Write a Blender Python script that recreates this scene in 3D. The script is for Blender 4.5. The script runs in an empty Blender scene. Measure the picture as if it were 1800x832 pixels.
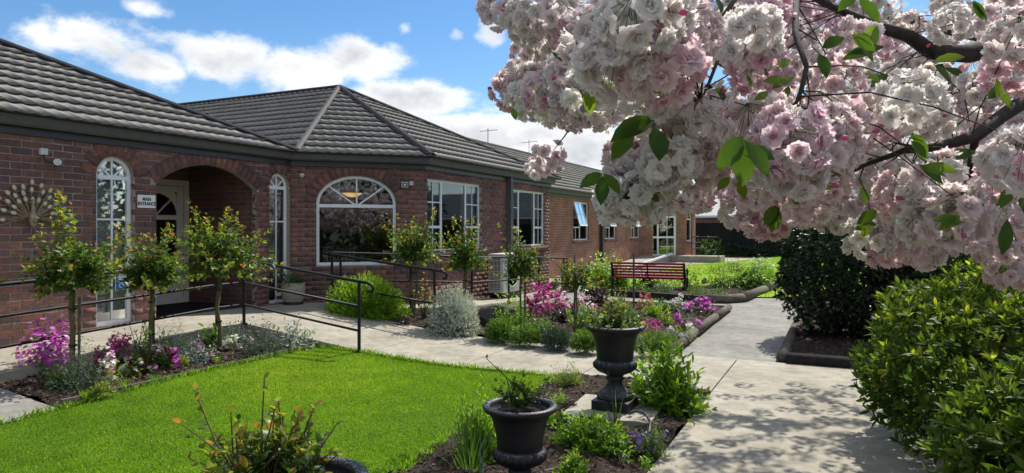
import bpy, bmesh, math, random
import numpy as np
from mathutils import Vector, Matrix
random.seed(7); RNG = np.random.default_rng(7)
rad = math.radians
SC = bpy.context.scene
COL = SC.collection
# ---------------------------------------------------------------- camera (x = away from the long wall, y = along it)
F = 1200.0; HOR = 403.0; EYE = 1.6
CX, CY = 8.738, -5.906
TH = math.atan(580.0/1200.0); ST, CT = math.sin(TH), math.cos(TH)
cam = bpy.data.cameras.new('camera'); camo = bpy.data.objects.new('camera', cam); COL.objects.link(camo)
cam.sensor_width = 36; cam.lens = 24; cam.shift_y = -13/1800; cam.clip_start = .05; cam.clip_end = 3000
camo.location = (CX, CY, EYE); camo.rotation_euler = (rad(90), 0, TH)
SC.camera = camo
# ---------------------------------------------------------------- sky, sun, exposure
SUN_EL, SUN_AZ = rad(52), rad(9.5)          # azimuth from +y towards +x
w = bpy.data.worlds.new('World'); SC.world = w; w.use_nodes = True
def world_nodes():
    nt = w.node_tree; nt.nodes.clear(); N = nt.nodes.new; L = nt.links.new
    def M(op, a=None, b=None, c=None):
        n = N('ShaderNodeMath'); n.operation = op
        for i, v in enumerate((a, b, c)):
            if v is None: continue
            if isinstance(v, (int, float)): n.inputs[i].default_value = v
            else: L(v, n.inputs[i])
        return n.outputs[0]
    sky = N('ShaderNodeTexSky'); sky.sky_type = 'NISHITA'; sky.sun_disc = False
    sky.sun_elevation = SUN_EL; sky.sun_rotation = SUN_AZ; sky.air_density = 1.0; sky.dust_density = .25; sky.ozone_density = 2.6
    tc = N('ShaderNodeTexCoord'); sep = N('ShaderNodeSeparateXYZ'); L(tc.outputs['Generated'], sep.inputs[0])
    x, y, z = sep.outputs
    az = M('ARCTAN2', x, y); el = M('ARCSINE', z)
    # cloud fields: clouds of this sky, given by compass bearing and elevation
    def blob(px, py, wx, wy, k=1.0):
        a0 = math.atan((px-900)/F) - TH
        e0 = math.atan((HOR-py)/F*math.cos(math.atan((px-900)/F)))
        da = M('DIVIDE', M('SUBTRACT', az, a0), wx/F*.98); de = M('DIVIDE', M('SUBTRACT', el, e0), wy/F*1.12)
        r2 = M('ADD', M('MULTIPLY', da, da), M('MULTIPLY', de, de))
        return M('MULTIPLY', M('EXPONENT', M('MULTIPLY', r2, -1.0)), k)
    tot = None
    for b in [(150,72,120,46,1.),(255,112,80,34,.95),(400,108,100,40,1.),(520,130,110,40,1.),(640,106,105,38,1.),(740,170,130,34,1.1),(640,175,90,30,.8),(860,240,200,44,1.15),(1040,272,170,56,1.1),
              (250,12,46,18,.66),(712,52,26,18,.62),(800,62,26,16,.66),(862,50,36,34,.74),(1000,120,60,60,.6),(1300,60,300,60,.6),(60,8,40,10,.5)]:
        v = blob(*b); tot = v if tot is None else M('MAXIMUM', tot, v)
    # unseen sky outside the view: broken cumulus, cover raised to add fill light
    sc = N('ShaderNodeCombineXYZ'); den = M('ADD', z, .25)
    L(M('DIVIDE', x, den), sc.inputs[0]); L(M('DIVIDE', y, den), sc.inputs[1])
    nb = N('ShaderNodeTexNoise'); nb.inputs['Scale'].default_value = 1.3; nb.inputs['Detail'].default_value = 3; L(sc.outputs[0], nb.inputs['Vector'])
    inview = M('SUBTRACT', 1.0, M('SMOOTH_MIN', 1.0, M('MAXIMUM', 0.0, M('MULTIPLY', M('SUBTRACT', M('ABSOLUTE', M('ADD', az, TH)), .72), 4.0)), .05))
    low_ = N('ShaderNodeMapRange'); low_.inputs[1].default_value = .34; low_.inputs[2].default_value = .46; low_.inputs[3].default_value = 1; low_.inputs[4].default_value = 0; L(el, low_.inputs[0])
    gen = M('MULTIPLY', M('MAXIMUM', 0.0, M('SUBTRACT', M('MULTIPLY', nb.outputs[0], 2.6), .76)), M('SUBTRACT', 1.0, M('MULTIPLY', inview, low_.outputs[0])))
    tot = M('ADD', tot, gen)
    mp = N('ShaderNodeMapping'); mp.inputs['Scale'].default_value = (1, 1, 1.7); L(tc.outputs['Generated'], mp.inputs[0])
    n1 = N('ShaderNodeTexNoise'); n1.inputs['Scale'].default_value = 9; n1.inputs['Detail'].default_value = 9; n1.inputs['Roughness'].default_value = .58; n1.inputs['Distortion'].default_value = .25
    L(mp.outputs[0], n1.inputs['Vector'])
    n3 = N('ShaderNodeTexNoise'); n3.inputs['Scale'].default_value = 30; n3.inputs['Detail'].default_value = 6; n3.inputs['Roughness'].default_value = .6
    L(mp.outputs[0], n3.inputs['Vector'])
    nn = M('ADD', M('MULTIPLY', M('SUBTRACT', n1.outputs[0], .5), 2.3), M('MULTIPLY', M('SUBTRACT', n3.outputs[0], .5), 1.3))
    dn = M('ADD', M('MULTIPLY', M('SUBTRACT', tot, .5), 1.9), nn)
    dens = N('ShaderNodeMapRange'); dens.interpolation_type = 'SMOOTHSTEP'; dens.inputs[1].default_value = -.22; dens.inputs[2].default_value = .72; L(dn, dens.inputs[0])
    # cloud colour: white tops, grey thicker middles
    n2 = N('ShaderNodeTexNoise'); n2.inputs['Scale'].default_value = 11; n2.inputs['Detail'].default_value = 5
    mp2 = N('ShaderNodeMapping'); mp2.inputs['Location'].default_value = (.3, .1, .045); mp2.inputs['Scale'].default_value = (1, 1, 1.7); L(tc.outputs['Generated'], mp2.inputs[0]); L(mp2.outputs[0], n2.inputs['Vector'])
    thick = N('ShaderNodeMapRange'); thick.inputs[1].default_value = .2; thick.inputs[2].default_value = 1.5; L(M('ADD', dn, M('MULTIPLY', M('SUBTRACT', n2.outputs[0], .5), 2.6)), thick.inputs[0])
    cc = N('ShaderNodeValToRGB'); cc.color_ramp.elements[0].color = (5.2, 5.2, 5.2, 1); cc.color_ramp.elements[1].color = (2.9, 3.05, 3.25, 1); L(thick.outputs[0], cc.inputs[0])
    # saturate the clear blue slightly as phone pictures do
    hs = N('ShaderNodeHueSaturation'); hs.inputs['Saturation'].default_value = 1.25; hs.inputs['Value'].default_value = .62; L(sky.outputs[0], hs.inputs['Color'])
    mx = N('ShaderNodeMix'); mx.data_type = 'RGBA'; L(dens.outputs[0], mx.inputs[0]); L(hs.outputs[0], mx.inputs[6]); L(cc.outputs[0], mx.inputs[7])
    bg = N('ShaderNodeBackground'); bg.inputs[1].default_value = .1; L(mx.outputs[2], bg.inputs[0])
    out = N('ShaderNodeOutputWorld'); L(bg.outputs[0], out.inputs[0])
world_nodes()
sl = bpy.data.lights.new('sun', 'SUN'); sl.energy = 2.6; sl.angle = rad(.7); sl.color = (1, .95, .86)
slo = bpy.data.objects.new('sun', sl); COL.objects.link(slo)
SUNV = Vector((math.sin(SUN_AZ)*math.cos(SUN_EL), math.cos(SUN_AZ)*math.cos(SUN_EL), math.sin(SUN_EL)))
slo.rotation_euler = SUNV.to_track_quat('Z', 'Y').to_euler(); slo.location = SUNV*50
vs = SC.view_settings; vs.view_transform = 'Standard'; vs.look = 'None'; vs.exposure = 1.2; vs.gamma = 1; vs.use_curve_mapping = False
SC.cycles.max_bounces = 8; SC.cycles.transparent_max_bounces = 12; SC.cycles.caustics_reflective = False; SC.cycles.caustics_refractive = False
SC.cycles.sample_clamp_indirect = 6.0
# ---------------------------------------------------------------- place finding
def W(X, Y):                                   # metres right of / ahead of the viewer -> ground plan
    return (CX + CT*X - ST*Y, CY + ST*X + CT*Y)
def G(px, py, z=0.0):                          # where a sight line meets height z
    Y = (EYE - z)*F/(py - HOR); a, b = W((px-900)/F*Y, Y); return Vector((a, b, z))
def D(px, py, Y):                              # a point at distance Y
    a, b = W((px-900)/F*Y, Y); return Vector((a, b, EYE - (py-HOR)*Y/F))
def depth(p): return -ST*(p[0]-CX) + CT*(p[1]-CY)
def proj(P):
    P = np.asarray(P, float); dx = P[..., 0]-CX; dy = P[..., 1]-CY
    X = CT*dx + ST*dy; Y = -ST*dx + CT*dy
    Ys = np.where(np.abs(Y) < 1e-3, 1e-3, Y)
    return 900 + X/Ys*F, HOR - (P[..., 2]-EYE)/Ys*F, Y
# ---------------------------------------------------------------- object helpers
def prop(o, label=None, cat=None, group=None, kind=None):
    if label: o['label'] = label
    if cat: o['category'] = cat
    if group: o['group'] = group
    if kind: o['kind'] = kind
    return o
def thing(name, label, cat, loc=(0, 0, 0), group=None, rz=0):
    o = bpy.data.objects.new(name, None); COL.objects.link(o); o.location = loc; o.rotation_euler.z = rz; o.empty_display_size = .1
    return prop(o, label, cat, group)
def link(name, me, parent=None, mat=None, loc=None, rot=None):
    o = bpy.data.objects.new(name, me); COL.objects.link(o)
    if parent: o.parent = parent
    if mat is not None and not me.materials: me.materials.append(mat)
    if loc is not None: o.location = loc
    if rot is not None: o.rotation_euler = rot
    return o
class MB:
    """collects shapes for one mesh"""
    def __init__(s): s.v = []; s.f = []
    def add(s, v, f):
        b = len(s.v); s.v += [tuple(p) for p in v]; s.f += [tuple(b+i for i in q) for q in f]; return s
    def box(s, c, d, ax=None):
        hx, hy, hz = d[0]/2, d[1]/2, d[2]/2; V = []
        for k in range(8):
            p = Vector(((hx if k & 1 else -hx), (hy if k & 2 else -hy), (hz if k & 4 else -hz)))
            if ax is not None: p = ax[0]*p.x + ax[1]*p.y + ax[2]*p.z
            V.append(Vector(c) + p)
        return s.add(V, [(0,2,3,1),(4,5,7,6),(0,1,5,4),(2,6,7,3),(0,4,6,2),(1,3,7,5)])
    def bx(s, a, b):
        return s.box([(a[i]+b[i])/2 for i in range(3)], [abs(b[i]-a[i]) for i in range(3)])
    def tube(s, pts, r, n=8, cap=True):
        pts = [Vector(p) for p in pts]; rs = r if isinstance(r, (list, tuple)) else [r]*len(pts)
        up = None; rings = []
        for i, p in enumerate(pts):
            t = (pts[min(i+1, len(pts)-1)] - pts[max(i-1, 0)]).normalized()
            if up is None: up = Vector((0, 0, 1)) if abs(t.z) < .9 else Vector((1, 0, 0))
            a = t.cross(up).normalized(); b = a.cross(t).normalized(); up = b
            rings.append([p + (a*math.cos(2*math.pi*k/n) + b*math.sin(2*math.pi*k/n))*rs[i] for k in range(n)])
        V = [q for R in rings for q in R]; Fc = []
        for i in range(len(pts)-1):
            for k in range(n): Fc.append((i*n+k, i*n+(k+1) % n, (i+1)*n+(k+1) % n, (i+1)*n+k))
        if cap: Fc.append(tuple(range(n))[::-1]); Fc.append(tuple((len(pts)-1)*n+k for k in range(n)))
        return s.add(V, Fc)
    def lathe(s, prof, c=(0, 0, 0), n=32, fn=None):
        V = []; Fc = []
        for j, (r, z) in enumerate(prof):
            for k in range(n):
                a = 2*math.pi*k/n; rr = r if fn is None else fn(r, z, a)
                V.append((c[0]+rr*math.cos(a), c[1]+rr*math.sin(a), c[2]+z))
        for j in range(len(prof)-1):
            for k in range(n): Fc.append((j*n+k, j*n+(k+1) % n, (j+1)*n+(k+1) % n, (j+1)*n+k))
        Fc.append(tuple(range(n))[::-1]); Fc.append(tuple((len(prof)-1)*n+k for k in range(n)))
        return s.add(V, Fc)
    def prism(s, poly, z0, z1):                # poly in plan; heights numbers or per-vertex lists
        n = len(poly); z0 = z0 if isinstance(z0, (list, tuple)) else [z0]*n; z1 = z1 if isinstance(z1, (list, tuple)) else [z1]*n
        V = [(p[0], p[1], z0[i]) for i, p in enumerate(poly)] + [(p[0], p[1], z1[i]) for i, p in enumerate(poly)]
        return s.add(V, [tuple(range(n))[::-1], tuple(range(n, 2*n))] + [(i, (i+1) % n, n+(i+1) % n, n+i) for i in range(n)])
    def sweep(s, prof, path, closed=False):    # prof = [(out, z)], path = plan polyline walked with outside on its right
        rows = []
        n = len(path)
        for i in range(n):
            p = Vector(path[i]).to_2d()
            d0 = (p - Vector(path[i-1]).to_2d()).normalized() if i > 0 else None
            d1 = (Vector(path[i+1]).to_2d() - p).normalized() if i < n-1 else None
            d0 = d0 or d1; d1 = d1 or d0
            n0 = Vector((d0.y, -d0.x)); n1 = Vector((d1.y, -d1.x)); m = (n0+n1).normalized(); m = m/max(.3, m.dot(n0))
            zz = path[i][2] if len(path[i]) > 2 else 0
            rows.append([(p.x+m.x*o, p.y+m.y*o, zz+z) for o, z in prof])
        k = len(prof); V = [q for R in rows for q in R]; Fc = []
        for i in range(n-1):
            for j in range(k): Fc.append((i*k+j, (i+1)*k+j, (i+1)*k+(j+1) % k, i*k+(j+1) % k))
        Fc.append(tuple(range(k))); Fc.append(tuple((n-1)*k+j for j in range(k))[::-1])
        return s.add(V, Fc)
    def mesh(s, name, smooth=False):
        me = bpy.data.meshes.new(name); me.from_pydata(s.v, [], s.f); me.validate()
        bm = bmesh.new(); bm.from_mesh(me); bmesh.ops.recalc_face_normals(bm, faces=bm.faces); bm.to_mesh(me); bm.free()
        if smooth: me.polygons.foreach_set('use_smooth', [True]*len(me.polygons))
        return me
    def build(s, name, mat, parent=None, smooth=False, loc=None, rot=None, bevel=0):
        o = link(name, s.mesh(name, smooth), parent, mat, loc, rot)
        if bevel:
            b = o.modifiers.new('bevel', 'BEVEL'); b.width = bevel; b.segments = 2; b.limit_method = 'ANGLE'; b.angle_limit = rad(40)
        return o
def np_mesh(name, V, Fq, tint=None):
    V = np.asarray(V, np.float32); Fq = np.asarray(Fq, np.int32); k = Fq.shape[1]
    me = bpy.data.meshes.new(name); me.vertices.add(len(V)); me.vertices.foreach_set('co', V.ravel())
    me.loops.add(Fq.size); me.loops.foreach_set('vertex_index', Fq.ravel())
    me.polygons.add(len(Fq)); me.polygons.foreach_set('loop_start', np.arange(0, Fq.size, k, dtype=np.int32))
    try: me.polygons.foreach_set('loop_total', np.full(len(Fq), k, np.int32))
    except Exception: pass
    if tint is not None:
        a = me.attributes.new('tint', 'FLOAT', 'POINT'); a.data.foreach_set('value', np.asarray(tint, np.float32))
    me.update(calc_edges=True); return me
def unit(v): v = np.asarray(v, float); return v/np.maximum(1e-9, np.linalg.norm(v, axis=-1, keepdims=True))
def scatter(TV, TF, pos, dirv, nrm, scale, tint):
    """copies of a small template (y = along, z = face) put at pos"""
    TV = np.asarray(TV, float); TF = np.asarray(TF); n = len(pos); k = len(TV)
    y = unit(dirv); x = unit(np.cross(y, nrm)); z = np.cross(x, y); sc = np.broadcast_to(np.asarray(scale, float).reshape(-1, 1) if np.ndim(scale) < 2 else scale, (n, 3) if np.ndim(scale) == 2 else (n, 1))
    if sc.shape[1] == 1: sc = np.repeat(sc, 3, 1)
    P = (pos[:, None, :] + x[:, None, :]*(TV[None, :, 0:1]*sc[:, None, 0:1]) + y[:, None, :]*(TV[None, :, 1:2]*sc[:, None, 1:2]) + z[:, None, :]*(TV[None, :, 2:3]*sc[:, None, 2:3]))
    Fa = (TF[None] + (np.arange(n)*k)[:, None, None]).reshape(-1, TF.shape[1])
    return P.reshape(-1, 3), Fa, np.repeat(tint, k)
class Bag:
    def __init__(s): s.V = []; s.F = []; s.T = []; s.n = 0
    def put(s, V, Fq, T): s.V.append(V); s.F.append(Fq+s.n); s.T.append(T); s.n += len(V); return s
    def build(s, name, mat, parent=None, loc=None, smooth=False):
        me = np_mesh(name, np.concatenate(s.V), np.concatenate(s.F), np.concatenate(s.T))
        if smooth: me.polygons.foreach_set('use_smooth', [True]*len(me.polygons))
        return link(name, me, parent, mat, loc)
def rdir(n, rng=RNG): return unit(rng.normal(size=(n, 3)))
# ---------------------------------------------------------------- materials
class Mat:
    def __init__(s, name):
        s.m = bpy.data.materials.new(name); s.m.use_nodes = True; s.nt = s.m.node_tree; s.p = s.nt.nodes['Principled BSDF']; s.out = s.nt.nodes['Material Output']
    def N(s, t): return s.nt.nodes.new('ShaderNode'+t)
    def L(s, a, b): s.nt.links.new(a, b)
    def coord(s, kind='Object', scale=(1, 1, 1)):
        t = s.N('TexCoord'); m = s.N('Mapping'); m.inputs['Scale'].default_value = scale; s.L(t.outputs[kind], m.inputs[0]); return m.outputs[0]
    def noise(s, scale, detail=4, rough=.55, vec=None, dist=0):
        n = s.N('TexNoise'); n.inputs['Scale'].default_value = scale; n.inputs['Detail'].default_value = detail; n.inputs['Roughness'].default_value = rough; n.inputs['Distortion'].default_value = dist
        s.L(vec if vec is not None else s.coord(), n.inputs['Vector']); return n.outputs[0]
    def ramp(s, fac, stops):
        r = s.N('ValToRGB'); e = r.color_ramp.elements
        while len(e) < len(stops): e.new(.5)
        for k, (p, c) in enumerate(stops): e[k].position = p; e[k].color = (*c[:3], 1)
        s.L(fac, r.inputs[0]); return r.outputs[0]
    def mix(s, fac, a, b, mode='MIX'):
        n = s.N('Mix'); n.data_type = 'RGBA'; n.blend_type = mode
        for i, v in ((0, fac), (6, a), (7, b)):
            if isinstance(v, (int, float)): n.inputs[i].default_value = v
            elif isinstance(v, tuple): n.inputs[i].default_value = (*v[:3], 1)
            else: s.L(v, n.inputs[i])
        return n.outputs[2]
    def math(s, op, a, b=0.0):
        n = s.N('Math'); n.operation = op
        for i, v in enumerate((a, b)):
            if isinstance(v, (int, float)): n.inputs[i].default_value = v
            else: s.L(v, n.inputs[i])
        return n.outputs[0]
    def bump(s, h, strength=.3, dist=.01):
        b = s.N('Bump'); b.inputs['Strength'].default_value = strength; b.inputs['Distance'].default_value = dist; s.L(h, b.inputs['Height']); s.L(b.outputs[0], s.p.inputs['Normal']); return s
    def base(s, c, rough=.6, spec=.4, metal=0):
        if isinstance(c, tuple): s.p.inputs['Base Color'].default_value = (*c[:3], 1)
        else: s.L(c, s.p.inputs['Base Color'])
        if isinstance(rough, (int, float)): s.p.inputs['Roughness'].default_value = rough
        else: s.L(rough, s.p.inputs['Roughness'])
        s.p.inputs['Specular IOR Level'].default_value = spec; s.p.inputs['Metallic'].default_value = metal; return s
    def tint(s):
        a = s.N('Attribute'); a.attribute_name = 'tint'; return a.outputs['Fac']
    def rnd(s): return s.N('ObjectInfo').outputs['Random']
def plain(name, c, rough=.55, spec=.4, metal=0, var=.15, sc=8.0, bump=0, bsc=60):
    m = Mat(name); n = m.noise(sc, 5)
    col = m.ramp(n, [(.3, tuple(x*(1-var) for x in c)), (.7, tuple(min(1, x*(1+var)) for x in c))])
    m.base(col, rough, spec, metal)
    if bump: m.bump(m.noise(bsc, 4), bump, .004)
    return m.m
def leaf_mat(name, stops, rough=.45, trans=.35, spec=.35, tcol=1.5):
    """stops: ramp over the per-leaf tint attribute"""
    m = Mat(name); c = m.ramp(m.tint(), stops)
    g = m.mix(.35, c, m.mix(1.0, c, m.ramp(m.noise(3, 3), [(.35, (.55, .6, .6)), (.65, (1.15, 1.1, 1.0))]), 'MULTIPLY'))
    m.base(g, rough, spec)
    t = m.N('BsdfTranslucent'); b = m.mix(1.0, g, (tcol, tcol*1.05, tcol*.45), 'MULTIPLY'); m.L(b, t.inputs[0])
    mx = m.N('MixShader'); mx.inputs[0].default_value = min(.6, trans*1.3); m.L(m.p.outputs[0], mx.inputs[1]); m.L(t.outputs[0], mx.inputs[2]); m.L(mx.outputs[0], m.out.inputs[0])
    return m.m
MT = {}
def make_mats():
    # bricks: every brick its own tone, mottled
    m = Mat('brick'); fac = m.math('FRACT', m.math('ADD', m.tint(), m.math('MULTIPLY', m.rnd(), .999)))
    col = m.ramp(fac, [(0, (.25, .10, .068)), (.2, (.34, .125, .075)), (.38, (.15, .075, .062)), (.52, (.38, .15, .085)), (.66, (.24, .105, .078)), (.8, (.12, .068, .062)), (.9, (.3, .115, .07)), (1, (.2, .09, .07))])
    geo = m.N('NewGeometry'); mp = m.N('Mapping'); m.L(geo.outputs['Position'], mp.inputs[0])
    n = m.noise(14, 5, .65, mp.outputs[0]); n2 = m.noise(55, 4, .6, mp.outputs[0]); n0 = m.noise(1.1, 3, .5, mp.outputs[0])
    col = m.mix(m.ramp(n, [(.4, (0, 0, 0)), (.62, (.75, .75, .75))]), col, (.125, .075, .068))
    col = m.mix(m.ramp(n2, [(.55, (0, 0, 0)), (.72, (.45, .45, .45))]), col, (.42, .28, .22))
    col = m.mix(1.0, col, m.ramp(n0, [(.3, (.68, .69, .72)), (.7, (1.2, 1.17, 1.14))]), 'MULTIPLY')
    col = m.mix(1.0, col, (.93, 1.05, 1.18), 'MULTIPLY'); m.base(col, .82, .25); m.bump(n2, .55, .006); MT['brick'] = m.m
    m = Mat('mortar'); m.base(m.ramp(m.noise(30, 5), [(.3, (.25, .22, .2)), (.7, (.4, .36, .33))]), .95, .1); m.bump(m.noise(120, 3), .5, .004); MT['mortar'] = m.m
    # far brickwork
    for nm, ax in (('brick_far', 'Y'), ('brick_far_x', 'X')):
        m = Mat(nm); geo = m.N('NewGeometry'); sp = m.N('SeparateXYZ'); m.L(geo.outputs['Position'], sp.inputs[0]); cb = m.N('CombineXYZ'); m.L(sp.outputs[ax], cb.inputs[0]); m.L(sp.outputs['Z'], cb.inputs[1])
        b = m.N('TexBrick'); m.L(cb.outputs[0], b.inputs['Vector']); b.inputs['Scale'].default_value = 1; b.inputs['Brick Width'].default_value = .24; b.inputs['Row Height'].default_value = .086; b.inputs['Mortar Size'].default_value = .009
        b.inputs['Color1'].default_value = (.33, .14, .095, 1); b.inputs['Color2'].default_value = (.25, .105, .08, 1); b.inputs['Mortar'].default_value = (.32, .25, .21, 1); b.inputs['Bias'].default_value = 0
        col = m.mix(1.0, b.outputs[0], m.ramp(m.noise(1.6, 5, .6, geo.outputs['Position']), [(.3, (.72, .7, .7)), (.7, (1.25, 1.2, 1.15))]), 'MULTIPLY')
        m.base(col, .85, .2); m.bump(m.math('SUBTRACT', 1.0, b.outputs[1]), .6, .006); MT[nm] = m.m
    b_ = bpy.data.materials['brick_far_x'].copy(); b_.name = 'brick_porch_shaded'; tb = [n_ for n_ in b_.node_tree.nodes if n_.type == 'TEX_BRICK'][0]; tb.inputs['Color1'].default_value = (.19, .09, .075, 1); tb.inputs['Color2'].default_value = (.12, .065, .06, 1); tb.inputs['Mortar'].default_value = (.17, .14, .13, 1); MT['brick_porch_shaded'] = b_  # same brick darkened: shade of the porch recess put into its colour
    def tile(nm, a, bb):
        m = Mat(nm); geo = m.N('NewGeometry'); n = m.noise(2.2, 5, .6, geo.outputs['Position']); g = m.noise(260, 2, .5, geo.outputs['Position'])
        c = m.ramp(n, [(.3, a), (.7, bb)]); c = m.mix(.35, c, m.mix(1.0, c, m.ramp(m.math('FRACT', m.math('ADD', m.tint(), m.rnd())), [(0, (.8, .8, .8)), (1, (1.2, 1.2, 1.18))]), 'MULTIPLY'))
        m.base(c, .8, .2); m.bump(g, .35, .003); MT[nm] = m.m
    tile('tile', (.25, .233, .208), (.35, .325, .292)); tile('tile_far', (.25, .235, .205), (.34, .32, .285)); tile('tile_pale', (.42, .42, .41), (.55, .55, .53))
    MT['trim'] = plain('dark_trim', (.028, .028, .034), .38, .5, var=.2)
    MT['trim_grey'] = plain('grey_trim', (.095, .097, .1), .5, .35, var=.12); MT['cap'] = plain('dark_cap', (.03, .029, .034), .8, .12, var=.2); MT['ridge'] = plain('ridge_sunlit', (.085, .08, .076), .75, .2, var=.15)  # ridge: lighter grey than the caps, sunlight on the hips painted in
    MT['white'] = plain('white_frame', (.82, .84, .86), .35, .45, var=.04)
    MT['cream'] = plain('cream_paint', (.62, .6, .54), .4, .4, var=.05)
    MT['steel'] = plain('black_rail', (.012, .012, .014), .5, .3, var=.2)
    m = Mat('concrete'); geo = m.N('NewGeometry'); P = geo.outputs['Position']
    c = m.ramp(m.noise(.9, 6, .62, P), [(.28, (.31, .28, .22)), (.5, (.405, .375, .305)), (.72, (.47, .435, .36))])
    c = m.mix(1.0, c, m.ramp(m.noise(5.5, 6, .7, P), [(.32, (.74, .73, .7)), (.58, (1.05, 1.05, 1.04))]), 'MULTIPLY')
    c = m.mix(m.ramp(m.noise(70, 3, .6, P), [(.62, (0, 0, 0)), (.74, (.4, .4, .4))]), c, (.2, .185, .16)); c = m.mix(m.ramp(m.noise(2.1, 7, .75, P, 1.2), [(.52, (0, 0, 0)), (.68, (.5, .5, .5))]), c, (.22, .2, .165)); c = m.mix(m.ramp(m.noise(16, 5, .7, P), [(.64, (0, 0, 0)), (.72, (.35, .35, .35))]), c, (.16, .15, .12)); c = m.mix(1.0, c, (.9, .9, .9), 'MULTIPLY'); m.base(c, .85, .2); m.bump(m.noise(150, 4, .6, P), .35, .003); MT['concrete'] = m.m
    m = Mat('old_concrete'); geo = m.N('NewGeometry'); P = geo.outputs['Position']
    c = m.ramp(m.noise(1.2, 6, .65, P), [(.28, (.19, .18, .165)), (.5, (.27, .26, .235)), (.72, (.35, .335, .30))])
    c = m.mix(1.0, c, m.ramp(m.noise(7, 6, .7, P), [(.32, (.68, .68, .66)), (.6, (1.05, 1.05, 1.03))]), 'MULTIPLY')
    m.base(c, .9, .18); m.bump(m.noise(120, 5, .6, P), .6, .005); MT['old_concrete'] = m.m
    m = Mat('soil'); geo = m.N('NewGeometry'); P = geo.outputs['Position']
    c = m.ramp(m.noise(28, 6, .7, P), [(.3, (.022, .016, .012)), (.55, (.06, .045, .034)), (.75, (.13, .10, .08))]); m.base(c, .95, .12); m.bump(m.noise(40, 6, .7, P), 1.0, .03); MT['soil'] = m.m
    m = Mat('mulch'); m.base(m.ramp(m.tint(), [(0, (.03, .021, .016)), (.5, (.085, .06, .045)), (.85, (.16, .125, .1)), (1, (.3, .26, .22))]), .9, .15); MT['mulch'] = m.m
    m = Mat('turf'); geo = m.N('NewGeometry'); P = geo.outputs['Position']
    c = m.ramp(m.noise(1.3, 5, .6, P), [(.3, (.09, .18, .012)), (.7, (.14, .25, .016))]); c = m.mix(1.0, c, m.ramp(m.noise(60, 4, .7, P), [(.3, (.5, .5, .5)), (.7, (1.25, 1.25, 1.2))]), 'MULTIPLY'); m.base(c, .8, .15); m.bump(m.noise(90, 4, .7, P), .8, .02); MT['turf'] = m.m
    m = Mat('back_turf'); geo = m.N('NewGeometry'); P = geo.outputs['Position']; c = m.ramp(m.noise(.5, 5, .6, P), [(.3, (.2, .32, .015)), (.7, (.3, .42, .02))]); m.base(c, .8, .1); m.bump(m.noise(30, 4, .7, P), .5, .02); MT['back_turf'] = m.m
    m = Mat('meadow'); geo = m.N('NewGeometry'); c = m.ramp(m.noise(.4, 5, .6, geo.outputs['Position']), [(.3, (.05, .07, .02)), (.7, (.1, .1, .045))]); m.base(c, .9, .1); MT['meadow'] = m.m
    MT['grass'] = leaf_mat('grass_blade', [(0, (.11, .225, .02)), (.45, (.19, .335, .032)), (.8, (.28, .425, .045)), (.95, (.42, .46, .06)), (1, (.48, .43, .17))], .5, .42, .25, 1.35)
    MT['rose'] = leaf_mat('rose_leaf', [(0, (.04, .085, .028)), (.45, (.08, .145, .035)), (.68, (.16, .23, .04)), (.8, (.27, .3, .05)), (.9, (.34, .22, .055)), (1, (.36, .12, .06))], .38, .45, .35)
    MT['green'] = leaf_mat('green_leaf', [(0, (.035, .08, .018)), (.5, (.08, .165, .025)), (.85, (.14, .25, .035)), (1, (.22, .3, .05))], .4, .3, .4)
    MT['bright'] = leaf_mat('bright_leaf', [(0, (.08, .17, .016)), (.5, (.16, .3, .022)), (1, (.27, .4, .045))], .42, .4, .35)
    MT['lime'] = leaf_mat('lime_leaf', [(0, (.10, .16, .015)), (.5, (.20, .28, .03)), (1, (.34, .38, .06))], .45, .35, .3)
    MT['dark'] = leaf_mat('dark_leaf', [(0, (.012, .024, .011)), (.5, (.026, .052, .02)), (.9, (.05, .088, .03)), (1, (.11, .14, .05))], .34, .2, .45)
    MT['shrub'] = leaf_mat('shrub_leaf', [(0, (.03, .06, .014)), (.5, (.075, .13, .022)), (.8, (.15, .22, .03)), (1, (.42, .46, .06))], .45, .45, .25)
    MT['silver'] = leaf_mat('silver_leaf', [(0, (.3, .35, .31)), (.5, (.46, .51, .45)), (1, (.66, .69, .62))], .75, .15, .15, 1.1)
    MT['sage'] = leaf_mat('sage_leaf', [(0, (.07, .11, .08)), (.5, (.15, .2, .15)), (1, (.26, .31, .24))], .7, .2, .15, 1.1)
    MT['purple_leaf'] = leaf_mat('purple_leaf', [(0, (.012, .005, .008)), (.6, (.04, .015, .022)), (1, (.12, .05, .06))], .3, .15, .5)
    MT['cherry_leaf'] = leaf_mat('cherry_leaf', [(0, (.03, .065, .02)), (.5, (.07, .14, .02)), (1, (.17, .25, .03))], .4, .4, .25)
    def petal(nm, stops, tr=.3):
        MT[nm] = leaf_mat(nm, stops, .6, tr, .2, 1.0)
    def petal2(nm, stops, tr):
        m = Mat(nm); c = m.ramp(m.tint(), stops); c = m.mix(1.0, c, m.ramp(m.rnd(), [(0, (1.0, .80, .88)), (.22, (1, .92, .94)), (.45, (1, 1, .99)), (.8, (1, .99, .985)), (1, (.96, .82, .94))]), 'MULTIPLY'); m.base(c, .55, .2); t = m.N('BsdfTranslucent'); m.L(c, t.inputs[0]); mx = m.N('MixShader'); mx.inputs[0].default_value = tr
        m.L(m.p.outputs[0], mx.inputs[1]); m.L(t.outputs[0], mx.inputs[2]); m.L(mx.outputs[0], m.out.inputs[0]); MT[nm] = m.m
    petal2('blossom', [(0, (.90, .88, .84)), (.45, (.89, .84, .815)), (.75, (.87, .74, .75)), (.9, (.75, .48, .58)), (.96, (.6, .16, .32)), (1, (.2, .26, .09))], .55)
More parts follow.
